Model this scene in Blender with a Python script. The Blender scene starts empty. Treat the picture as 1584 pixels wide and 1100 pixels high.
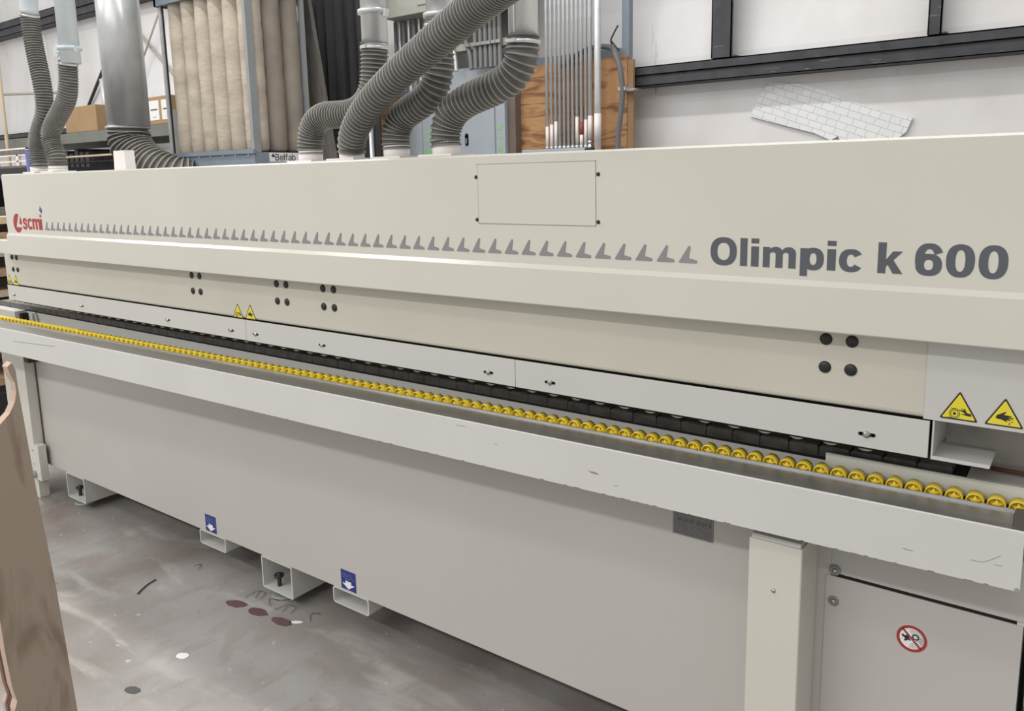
import bpy, bmesh, math, random
from mathutils import Vector, Matrix
from mathutils.geometry import tessellate_polygon
random.seed(7)
SC = bpy.context.scene
COL = SC.collection
PI = math.pi

# ---------------------------------------------------------------- camera
W, H = 1584, 1100
F = 1225.957
yaw, pit, rol = -0.637727, 0.165261, 0.020962
cf = Vector((math.sin(yaw)*math.cos(pit), math.cos(yaw)*math.cos(pit), -math.sin(pit)))
rt = Vector((math.cos(yaw), -math.sin(yaw), 0)); dn = cf.cross(rt)
r2 = rt*math.cos(rol) + dn*math.sin(rol); d2 = -rt*math.sin(rol) + dn*math.cos(rol)
cd = bpy.data.cameras.new('camera'); cam = bpy.data.objects.new('camera', cd); COL.objects.link(cam)
cd.sensor_fit = 'HORIZONTAL'; cd.sensor_width = 36.0; cd.lens = F/W*36.0
cd.shift_x = 0.000050; cd.shift_y = -0.046665; cd.clip_start = 0.05; cd.clip_end = 100
M = Matrix((r2, -d2, -cf)).transposed().to_4x4(); M.translation = Vector((0, -1.667, 1.55))
cam.matrix_world = M
SC.camera = cam
SC.view_settings.view_transform = 'Standard'; SC.view_settings.look = 'None'
SC.view_settings.gamma = 1.0; SC.view_settings.use_curve_mapping = False
SC.view_settings.exposure = 0.0

# ---------------------------------------------------------------- light
wd = bpy.data.worlds.new('world'); SC.world = wd; wd.use_nodes = True
wd.node_tree.nodes['Background'].inputs[0].default_value = (1.0, 0.98, 0.95, 1)
wd.node_tree.nodes['Background'].inputs[1].default_value = 0.74
def area(name, loc, sx, sy, power, col=(1, 0.98, 0.94), rot=(0, 0, 0)):
    l = bpy.data.lights.new(name, 'AREA'); l.shape = 'RECTANGLE'; l.size = sx; l.size_y = sy
    l.energy = power; l.color = col
    o = bpy.data.objects.new(name, l); COL.objects.link(o); o.location = loc; o.rotation_euler = rot
    return o
# rows of ceiling strip lamps running along the hall
area('ceiling_lamp', (-6.3, -1.66, 6.0), 1.9, 0.35, 65)
area('ceiling_lamp', (-4.0, -3.6, 6.0), 8.0, 0.6, 90)
area('ceiling_lamp', (-4.0, -6.6, 6.0), 10.0, 0.5, 460)
area('ceiling_lamp', (-5.0, 0.75, 6.0), 11.0, 0.25, 260)
area('ceiling_lamp', (-10.5, -2.0, 6.0), 2.4, 0.3, 160)

# ---------------------------------------------------------------- materials
MATS = {}
def mat(name, col, rough=0.5, metal=0.0, var=0.06, scale=6.0, bump=0.0, bscale=40.0, spec=0.5, coat=0.0, speck=None, stretch=(1, 1, 1)):
    if name in MATS: return MATS[name]
    m = bpy.data.materials.new(name); m.use_nodes = True; nt = m.node_tree; N = nt.nodes; L = nt.links
    b = N['Principled BSDF']; b.inputs['Roughness'].default_value = rough; b.inputs['Metallic'].default_value = metal
    b.inputs['Specular IOR Level'].default_value = spec; b.inputs['Coat Weight'].default_value = coat
    tc = N.new('ShaderNodeTexCoord'); mp = N.new('ShaderNodeMapping'); mp.inputs['Scale'].default_value = stretch
    L.new(tc.outputs['Object'], mp.inputs['Vector'])
    nz = N.new('ShaderNodeTexNoise'); nz.inputs['Scale'].default_value = scale; nz.inputs['Detail'].default_value = 5
    L.new(mp.outputs[0], nz.inputs['Vector'])
    rp = N.new('ShaderNodeValToRGB'); L.new(nz.outputs['Fac'], rp.inputs['Fac'])
    c = Vector(col)
    rp.color_ramp.elements[0].position = 0.3; rp.color_ramp.elements[1].position = 0.7
    rp.color_ramp.elements[0].color = (*(c*(1-var)), 1); rp.color_ramp.elements[1].color = (*[min(1, x) for x in c*(1+var)], 1)
    out = rp.outputs['Color']
    if speck:   # (colour, scale, threshold, stretch)
        mp2 = N.new('ShaderNodeMapping'); mp2.inputs['Scale'].default_value = speck[3]
        L.new(tc.outputs['Object'], mp2.inputs['Vector'])
        n2 = N.new('ShaderNodeTexNoise'); n2.inputs['Scale'].default_value = speck[1]; n2.inputs['Detail'].default_value = 6
        L.new(mp2.outputs[0], n2.inputs['Vector'])
        r3 = N.new('ShaderNodeValToRGB'); L.new(n2.outputs['Fac'], r3.inputs['Fac'])
        r3.color_ramp.elements[0].position = speck[2]; r3.color_ramp.elements[1].position = speck[2]+0.02
        mx = N.new('ShaderNodeMix'); mx.data_type = 'RGBA'
        L.new(r3.outputs['Color'], mx.inputs['Factor']); L.new(out, mx.inputs['A'])
        mx.inputs['B'].default_value = (*speck[0], 1); out = mx.outputs['Result']
    L.new(out, b.inputs['Base Color'])
    if bump:
        nb = N.new('ShaderNodeTexNoise'); nb.inputs['Scale'].default_value = bscale; nb.inputs['Detail'].default_value = 4
        L.new(mp.outputs[0], nb.inputs['Vector'])
        bp = N.new('ShaderNodeBump'); bp.inputs['Strength'].default_value = bump; bp.inputs['Distance'].default_value = 0.01
        L.new(nb.outputs['Fac'], bp.inputs['Height']); L.new(bp.outputs[0], b.inputs['Normal'])
    MATS[name] = m
    return m
cream = mat('cream enamel', (0.60, 0.588, 0.53), 0.22, var=0.02, scale=2.5, bump=0.02, bscale=300)
cream2 = mat('cream guard enamel', (0.53, 0.512, 0.445), 0.45, var=0.03, scale=3, bump=0.03, bscale=250)
greyw = mat('grey white enamel', (0.54, 0.535, 0.515), 0.42, var=0.02, scale=2.5)
basem = mat('base cabinet enamel', (0.49, 0.475, 0.45), 0.42, var=0.03, scale=1.5, speck=((0.2, 0.18, 0.15), 30, 0.80, (1, 1, 1)))
railm = mat('rail enamel', (0.58, 0.585, 0.56), 0.36, var=0.03, scale=3, speck=((0.12, 0.10, 0.08), 55, 0.735, (0.35, 1, 2.2)))
steel = mat('brushed steel', (0.47, 0.47, 0.48), 0.33, 0.8, var=0.12, scale=14, stretch=(0.4, 3, 1))
zinc = mat('galvanised steel', (0.64, 0.66, 0.68), 0.34, 0.45, var=0.10, scale=12)
chrome = mat('bright screw steel', (0.45, 0.45, 0.44), 0.3, 1.0, var=0.03)
rubber = mat('black rubber', (0.012, 0.012, 0.014), 0.45, var=0.2)
padm = mat('dark conveyor pad', (0.085, 0.083, 0.082), 0.4, 0.0, var=0.35, scale=30)
padtop = mat('lightened pad top', (0.26, 0.24, 0.19), 0.45, 0.1, var=0.3, scale=40, stretch=(1, 6, 1))  # top colour raised to offset the shade under the guard
black = mat('matt black', (0.006, 0.006, 0.006), 0.8, var=0.1)
yellow = mat('yellow plastic', (0.82, 0.63, 0.05), 0.42, var=0.04)
yellow_d = mat('shaded yellow plastic', (0.58, 0.40, 0.015), 0.5, var=0.04)  # same plastic, darkened to paint the shade inside the roller recess
arrowm = mat('grey arrow decal', (0.235, 0.24, 0.245), 0.5, var=0.03)
letterm = mat('slate lettering', (0.085, 0.095, 0.11), 0.5, var=0.03)
redm = mat('red lettering', (0.36, 0.035, 0.035), 0.5, var=0.05)
bluem = mat('blue sticker', (0.018, 0.028, 0.20), 0.4, var=0.1)
whitem = mat('white print', (0.80, 0.80, 0.80), 0.5, var=0.02)
signy = mat('warning yellow', (0.72, 0.62, 0.035), 0.45, var=0.03)
signk = mat('warning black', (0.02, 0.018, 0.02), 0.5, var=0.03)
platem = mat('rating plate', (0.20, 0.20, 0.20), 0.4, 0.4, var=0.1, scale=30)
plated = mat('rating plate print', (0.10, 0.10, 0.10), 0.5, 0.2, var=0.1)
hosem = mat('grey flexible hose', (0.095, 0.092, 0.085), 0.6, var=0.25, scale=25)
ridgem = mat('dusty hose ridge', (0.27, 0.262, 0.24), 0.6, var=0.2, scale=30)
pvc = mat('white pipe stub', (0.80, 0.76, 0.75), 0.45, var=0.04)
bluegrey = mat('blue grey paint', (0.20, 0.24, 0.29), 0.5, var=0.06)
panelgrey = mat('panel grey paint', (0.38, 0.42, 0.47), 0.42, var=0.04)
beigebox = mat('beige grey box', (0.36, 0.36, 0.32), 0.5, var=0.05)
bag = mat('beige filter cloth', (0.44, 0.385, 0.32), 0.9, var=0.16, scale=3.5, bump=0.5, bscale=14, stretch=(1.2, 1.2, 2.2))
bagd = mat('shaded filter cloth', (0.27, 0.235, 0.20), 0.9, var=0.14, scale=5, bump=0.3, bscale=14)  # same cloth darkened to paint the shade on side and inner bags
girtm = mat('dark grey girt paint', (0.045, 0.047, 0.055), 0.6, var=0.3, scale=9, speck=((0.17, 0.15, 0.125), 9, 0.66, (.6, 1, 5)))
cardm = mat('brown cardboard', (0.36, 0.24, 0.13), 0.85, var=0.06)
woodd = mat('weathered plank', (0.14, 0.13, 0.12), 0.9, var=0.3, scale=10, stretch=(6, 6, 0.7))
blackp = mat('black sheeting', (0.010, 0.011, 0.014), 0.55, var=0.4, scale=4)
teal = mat('teal paint', (0.0, 0.07, 0.08), 0.5, var=0.1)
rackm = mat('rack grey green', (0.17, 0.18, 0.16), 0.6, var=0.1)
lumber = mat('stacked lumber', (0.34, 0.22, 0.13), 0.8, var=0.3, scale=8, stretch=(0.5, 3, 8))
palew = mat('pale timber', (0.55, 0.45, 0.32), 0.8, var=0.1)
greenm = mat('green marker', (0.25, 0.55, 0.22), 0.6, var=0.1)
copper = mat('rusty rod', (0.16, 0.07, 0.045), 0.6, 0.3, var=0.2)

def floor_mat():
    m = bpy.data.materials.new('painted concrete floor'); m.use_nodes = True; nt = m.node_tree; N = nt.nodes; L = nt.links
    b = N['Principled BSDF']; b.inputs['Roughness'].default_value = 0.42
    tc = N.new('ShaderNodeTexCoord')
    def noise(s, d, st=(1, 1, 1), dist=0):
        mp = N.new('ShaderNodeMapping'); mp.inputs['Scale'].default_value = st; mp.inputs['Rotation'].default_value = (0, 0, 0.5)
        L.new(tc.outputs['Object'], mp.inputs[0])
        n = N.new('ShaderNodeTexNoise'); n.inputs['Scale'].default_value = s; n.inputs['Detail'].default_value = d; n.inputs['Distortion'].default_value = dist
        L.new(mp.outputs[0], n.inputs['Vector']); return n.outputs['Fac']
    def ramp(f, a, c0, e, c1):
        r = N.new('ShaderNodeValToRGB'); L.new(f, r.inputs['Fac'])
        r.color_ramp.elements[0].position = a; r.color_ramp.elements[0].color = (*c0, 1)
        r.color_ramp.elements[1].position = e; r.color_ramp.elements[1].color = (*c1, 1); return r.outputs['Color']
    def mix(f, a, c, bl='MIX'):
        x = N.new('ShaderNodeMix'); x.data_type = 'RGBA'; x.blend_type = bl
        if isinstance(f, float): x.inputs['Factor'].default_value = f
        else: L.new(f, x.inputs['Factor'])
        L.new(a, x.inputs['A'])
        if isinstance(c, tuple): x.inputs['B'].default_value = (*c, 1)
        else: L.new(c, x.inputs['B'])
        return x.outputs['Result']
    c = ramp(noise(1.8, 8, (1, 1, 1), 0.4), 0.30, (0.195, 0.170, 0.155), 0.70, (0.35, 0.34, 0.335))
    c = mix(ramp(noise(5, 7, (0.5, 1.6, 1), 0.6), 0.55, (0, 0, 0), 0.72, (0.7, 0.7, 0.7)), c, (0.46, 0.45, 0.43))
    c = mix(ramp(noise(3.2, 5, (1, 1, 1), 0.8), 0.60, (0, 0, 0), 0.75, (0.5, 0.5, 0.5)), c, (0.20, 0.15, 0.12))
    c = mix(ramp(noise(26, 6), 0.695, (0, 0, 0), 0.715, (0.7, 0.7, 0.7)), c, (0.50, 0.55, 0.49))
    c = mix(ramp(noise(11, 8, (1.5, .6, 1), 0.4), 0.52, (0, 0, 0), 0.66, (0.45, 0.45, 0.45)), c, (0.26, 0.22, 0.20))
    c = mix(ramp(noise(22, 4), 0.70, (0, 0, 0), 0.77, (0.85, 0.85, 0.85)), c, (0.10, 0.09, 0.08))
    L.new(c, b.inputs['Base Color'])
    bp = N.new('ShaderNodeBump'); bp.inputs['Strength'].default_value = 0.15; bp.inputs['Distance'].default_value = 0.01
    L.new(noise(30, 5), bp.inputs['Height']); L.new(bp.outputs[0], b.inputs['Normal'])
    return m
def wall_mat():
    m = bpy.data.materials.new('white wall liner'); m.use_nodes = True; nt = m.node_tree; N = nt.nodes; L = nt.links
    b = N['Principled BSDF']; b.inputs['Roughness'].default_value = 0.6
    tc = N.new('ShaderNodeTexCoord')
    def noise(s, d, st=(1, 1, 1)):
        mp = N.new('ShaderNodeMapping'); mp.inputs['Scale'].default_value = st; L.new(tc.outputs['Object'], mp.inputs[0])
        n = N.new('ShaderNodeTexNoise'); n.inputs['Scale'].default_value = s; n.inputs['Detail'].default_value = d
        L.new(mp.outputs[0], n.inputs['Vector']); return n.outputs['Fac']
    r = N.new('ShaderNodeValToRGB'); L.new(noise(1.6, 6, (1, 1, 0.6)), r.inputs['Fac'])
    r.color_ramp.elements[0].position = 0.25; r.color_ramp.elements[0].color = (0.68, 0.655, 0.64, 1)
    r.color_ramp.elements[1].position = 0.65; r.color_ramp.elements[1].color = (0.83, 0.825, 0.845, 1)
    r2_ = N.new('ShaderNodeValToRGB'); L.new(noise(5, 7, (2.5, 1, 0.35)), r2_.inputs['Fac'])
    r2_.color_ramp.elements[0].position = 0.69; r2_.color_ramp.elements[0].color = (0, 0, 0, 1)
    r2_.color_ramp.elements[1].position = 0.78; r2_.color_ramp.elements[1].color = (0.8, 0.8, 0.8, 1)
    x = N.new('ShaderNodeMix'); x.data_type = 'RGBA'; L.new(r2_.outputs[0], x.inputs['Factor']); L.new(r.outputs[0], x.inputs['A'])
    x.inputs['B'].default_value = (0.30, 0.23, 0.15, 1); L.new(x.outputs['Result'], b.inputs['Base Color'])
    bp = N.new('ShaderNodeBump'); bp.inputs['Strength'].default_value = 0.35; bp.inputs['Distance'].default_value = 0.03
    L.new(noise(3.5, 4, (1, 1, 0.6)), bp.inputs['Height']); L.new(bp.outputs[0], b.inputs['Normal'])
    return m
def ply_mat(name, ca, cb, scale=2.0, rot=0.0, st=(1, 1, 7), dist=1.2):
    m = bpy.data.materials.new(name); m.use_nodes = True; nt = m.node_tree; N = nt.nodes; L = nt.links
    b = N['Principled BSDF']; b.inputs['Roughness'].default_value = 0.6
    tc = N.new('ShaderNodeTexCoord'); mp = N.new('ShaderNodeMapping'); mp.inputs['Scale'].default_value = st
    mp.inputs['Rotation'].default_value = (0, rot, 0)
    L.new(tc.outputs['Object'], mp.inputs[0])
    w = N.new('ShaderNodeTexNoise'); w.inputs['Scale'].default_value = scale; w.inputs['Detail'].default_value = 4; w.inputs['Distortion'].default_value = dist
    L.new(mp.outputs[0], w.inputs['Vector'])
    r = N.new('ShaderNodeValToRGB'); L.new(w.outputs['Fac'], r.inputs['Fac'])
    e = r.color_ramp.elements; e[0].position = 0.36; e[0].color = (*cb, 1); e[1].position = 0.50; e[1].color = (*ca, 1)
    L.new(r.outputs[0], b.inputs['Base Color'])
    return m
plym = ply_mat('plywood', (0.45, 0.25, 0.115), (0.22, 0.10, 0.04), 1.6, 0.08, (1, 1, 5), 2.5)
boardm = ply_mat('stained board', (0.34, 0.275, 0.22), (0.24, 0.175, 0.13), 3.0, 0.0, (1, 5, 1.2))
edgem = mat('pinkish board edge', (0.50, 0.36, 0.29), 0.75, var=0.08)
def patch_mat():
    m = bpy.data.materials.new('taped patch'); m.use_nodes = True; nt = m.node_tree; N = nt.nodes; L = nt.links
    b = N['Principled BSDF']; b.inputs['Roughness'].default_value = 0.45
    tc = N.new('ShaderNodeTexCoord'); mp = N.new('ShaderNodeMapping'); mp.inputs['Rotation'].default_value = (PI/2, 0, 0)
    L.new(tc.outputs['Object'], mp.inputs[0])
    mq = N.new('ShaderNodeMapping'); mq.inputs['Rotation'].default_value = (0, 0, -0.36); L.new(mp.outputs[0], mq.inputs[0]); mp = mq
    br = N.new('ShaderNodeTexBrick'); L.new(mp.outputs[0], br.inputs['Vector'])
    br.inputs['Scale'].default_value = 5.5; br.inputs['Mortar Size'].default_value = 0.010; br.offset = 0.43; br.squash = 0.75; br.squash_frequency = 3
    br.inputs['Color1'].default_value = (0.78, 0.81, 0.83, 1); br.inputs['Color2'].default_value = (0.85, 0.86, 0.87, 1)
    br.inputs['Mortar'].default_value = (0.50, 0.49, 0.48, 1)
    L.new(br.outputs['Color'], b.inputs['Base Color']); return m

# ---------------------------------------------------------------- mesh helpers
class MB:
    def __init__(s): s.bm = bmesh.new(); s.mats = []
    def mi(s, m):
        if m not in s.mats: s.mats.append(m)
        return s.mats.index(m)
    def box(s, a, b, m=None, bev=0.0):
        x0, y0, z0 = [min(p, q) for p, q in zip(a, b)]; x1, y1, z1 = [max(p, q) for p, q in zip(a, b)]
        vs = [s.bm.verts.new(c) for c in ((x0,y0,z0),(x1,y0,z0),(x1,y1,z0),(x0,y1,z0),(x0,y0,z1),(x1,y0,z1),(x1,y1,z1),(x0,y1,z1))]
        fs = [s.bm.faces.new([vs[i] for i in f]) for f in ((3,2,1,0),(4,5,6,7),(0,1,5,4),(1,2,6,5),(2,3,7,6),(3,0,4,7))]
        k = s.mi(m)
        for f in fs: f.material_index = k
        if bev:
            es = list({e for f in fs for e in f.edges})
            r = bmesh.ops.bevel(s.bm, geom=es, offset=bev, segments=2, affect='EDGES', profile=0.6)
            for f in r['faces']: f.material_index = k
        return s
    def prism(s, poly, axis, a, b, m=None):
        """extrude a 2D outline along an axis: axis x -> poly is (y,z); y -> (x,z); z -> (x,y)"""
        def P(p, t):
            return {'x': (t, p[0], p[1]), 'y': (p[0], t, p[1]), 'z': (p[0], p[1], t)}[axis]
        A = [s.bm.verts.new(P(p, a)) for p in poly]; B = [s.bm.verts.new(P(p, b)) for p in poly]
        k = s.mi(m); n = len(poly)
        for i in range(n):
            f = s.bm.faces.new((A[i], A[(i+1) % n], B[(i+1) % n], B[i])); f.material_index = k
        for V in (A, B):
            t = tessellate_polygon([[v.co for v in V]])
            for tri in t:
                try: f = s.bm.faces.new([V[i] for i in tri]); f.material_index = k
                except ValueError: pass
        return s
    def cyl(s, c, r, d, h, seg=24, m=None, r2=None, caps=True, inner=None):
        """cylinder from c along d (vector) with length h"""
        d = Vector(d).normalized(); c = Vector(c); r2 = r if r2 is None else r2
        u = d.orthogonal().normalized(); v = d.cross(u); k = s.mi(m)
        rings = [(c, r), (c+d*h, r2)]
        if inner: rings += [(c+d*h, inner), (c, inner)]
        R_ = [[s.bm.verts.new(p+(u*math.cos(t)+v*math.sin(t))*q) for t in [2*PI*i/seg for i in range(seg)]] for p, q in rings]
        pairs = list(zip(R_, R_[1:])) + ([(R_[-1], R_[0])] if inner else [])
        for A, B in pairs:
            for i in range(seg):
                f = s.bm.faces.new((A[i], A[(i+1) % seg], B[(i+1) % seg], B[i])); f.material_index = k; f.smooth = True
        if caps and not inner:
            for A in R_:
                f = s.bm.faces.new(A); f.material_index = k
        return s
    def lathe(s, c, d, prof, seg=24, m=None):
        """profile of (distance along d, radius); closed at both ends"""
        d = Vector(d).normalized(); c = Vector(c); u = d.orthogonal().normalized(); v = d.cross(u); k = s.mi(m)
        R_ = [[s.bm.verts.new(c+d*h+(u*math.cos(2*PI*i/seg)+v*math.sin(2*PI*i/seg))*r) for i in range(seg)] for h, r in prof]
        for A, B in zip(R_, R_[1:]):
            for i in range(seg):
                f = s.bm.faces.new((A[i], A[(i+1) % seg], B[(i+1) % seg], B[i])); f.material_index = k; f.smooth = True
        for A in (R_[0], R_[-1]):
            f = s.bm.faces.new(A); f.material_index = k
        return s
    def tube(s, pts, rad, seg=12, m=None, step=None):
        pts = smooth_path(pts, step or rad*0.6) if len(pts) > 2 else [Vector(p) for p in pts]
        k = s.mi(m); prev = None; u = None; first = None
        for i, p in enumerate(pts):
            t = (pts[min(i+1, len(pts)-1)]-pts[max(i-1, 0)]).normalized()
            u = (t.orthogonal() if u is None else (u - t*u.dot(t))).normalized(); v = t.cross(u)
            ring = [s.bm.verts.new(p+(u*math.cos(2*PI*j/seg)+v*math.sin(2*PI*j/seg))*rad) for j in range(seg)]
            if prev:
                for j in range(seg):
                    f = s.bm.faces.new((prev[j], prev[(j+1) % seg], ring[(j+1) % seg], ring[j])); f.material_index = k; f.smooth = True
            else: first = ring
            prev = ring
        for A in (first, prev):
            f = s.bm.faces.new(A); f.material_index = k
        return s
    def flat(s, loops, place, m=None, th=0.0006, nrm=(0, -1, 0)):
        """thin decal: loops[0] outline, rest holes (2D), place maps 2D to 3D, raised th along nrm"""
        pts = [p for l in loops for p in l]; n = Vector(nrm)*th
        V = [s.bm.verts.new(Vector(place(p))+n) for p in pts]; B = [s.bm.verts.new(place(p)) for p in pts]
        k = s.mi(m)
        for tri in tessellate_polygon([[Vector((p[0], p[1], 0)) for p in l] for l in loops]):
            try: f = s.bm.faces.new([V[i] for i in tri]); f.material_index = k
            except ValueError: pass
        o = 0
        for l in loops:
            q = len(l)
            for i in range(q):
                f = s.bm.faces.new((V[o+i], V[o+(i+1) % q], B[o+(i+1) % q], B[o+i])); f.material_index = k
            o += q
        return s
    def build(s, name, m=None, parent=None, recalc=True):
        if recalc: bmesh.ops.recalc_face_normals(s.bm, faces=s.bm.faces)
        me = bpy.data.meshes.new(name); s.bm.to_mesh(me); s.bm.free()
        for q in (s.mats or [None]): me.materials.append(q or m)
        o = bpy.data.objects.new(name, me); COL.objects.link(o)
        if parent: o.parent = parent
        return o
def smooth_path(pts, step):
    P = [Vector(p) for p in pts]; P = [2*P[0]-P[1]] + P + [2*P[-1]-P[-2]]; out = []
    for i in range(1, len(P)-2):
        a, b, c, d = P[i-1:i+3]; n = max(2, int((c-b).length/step*3))
        for j in range(n):
            t = j/n
            out.append(0.5*((2*b)+(c-a)*t+(2*a-5*b+4*c-d)*t*t+(3*b-a-3*c+d)*t*t*t))
    out.append(P[-2])
    res = [out[0]]; acc = 0; L = [0]
    for p, q in zip(out, out[1:]): L.append(L[-1]+(q-p).length)
    n = max(2, int(L[-1]/step)); j = 0; res = []
    for i in range(n+1):
        t = L[-1]*i/n
        while j < len(L)-2 and L[j+1] < t: j += 1
        w = (t-L[j])/max(1e-9, L[j+1]-L[j]); res.append(out[j].lerp(out[j+1], w))
    return res
def tag(o, label=None, cat=None, group=None, kind=None):
    if label: o['label'] = label
    if cat: o['category'] = cat
    if group: o['group'] = group
    if kind: o['kind'] = kind
    return o
def thing(name, label, cat, loc=(0, 0, 0), rz=0.0, group=None):
    o = bpy.data.objects.new(name, None); COL.objects.link(o); o.location = loc; o.rotation_euler = (0, 0, rz); o.empty_display_size = 0.1
    return tag(o, label, cat, group)
def shift(o, root):
    """keep a part built in world coordinates where it is once parented to a moved, unrotated root"""
    o.parent = root
    for v in o.data.vertices: v.co -= root.location
    return o
def part(mb, name, m, root, label=None):
    o = mb.build(name, m); shift(o, root)
    if label: o['label'] = label
    return o
def sub(mb, name, m, par, root, label=None):
    o = mb.build(name, m)
    for v in o.data.vertices: v.co -= root.location
    o.parent = par
    if label: o['label'] = label
    return o
def struct(mb, name, m):
    o = mb.build(name, m); o['kind'] = 'structure'; return o
def copy_tree(o, parent=None):
    c = o.copy(); COL.objects.link(c); c.parent = parent
    for ch in list(o.children): copy_tree(ch, c)
    return c

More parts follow.
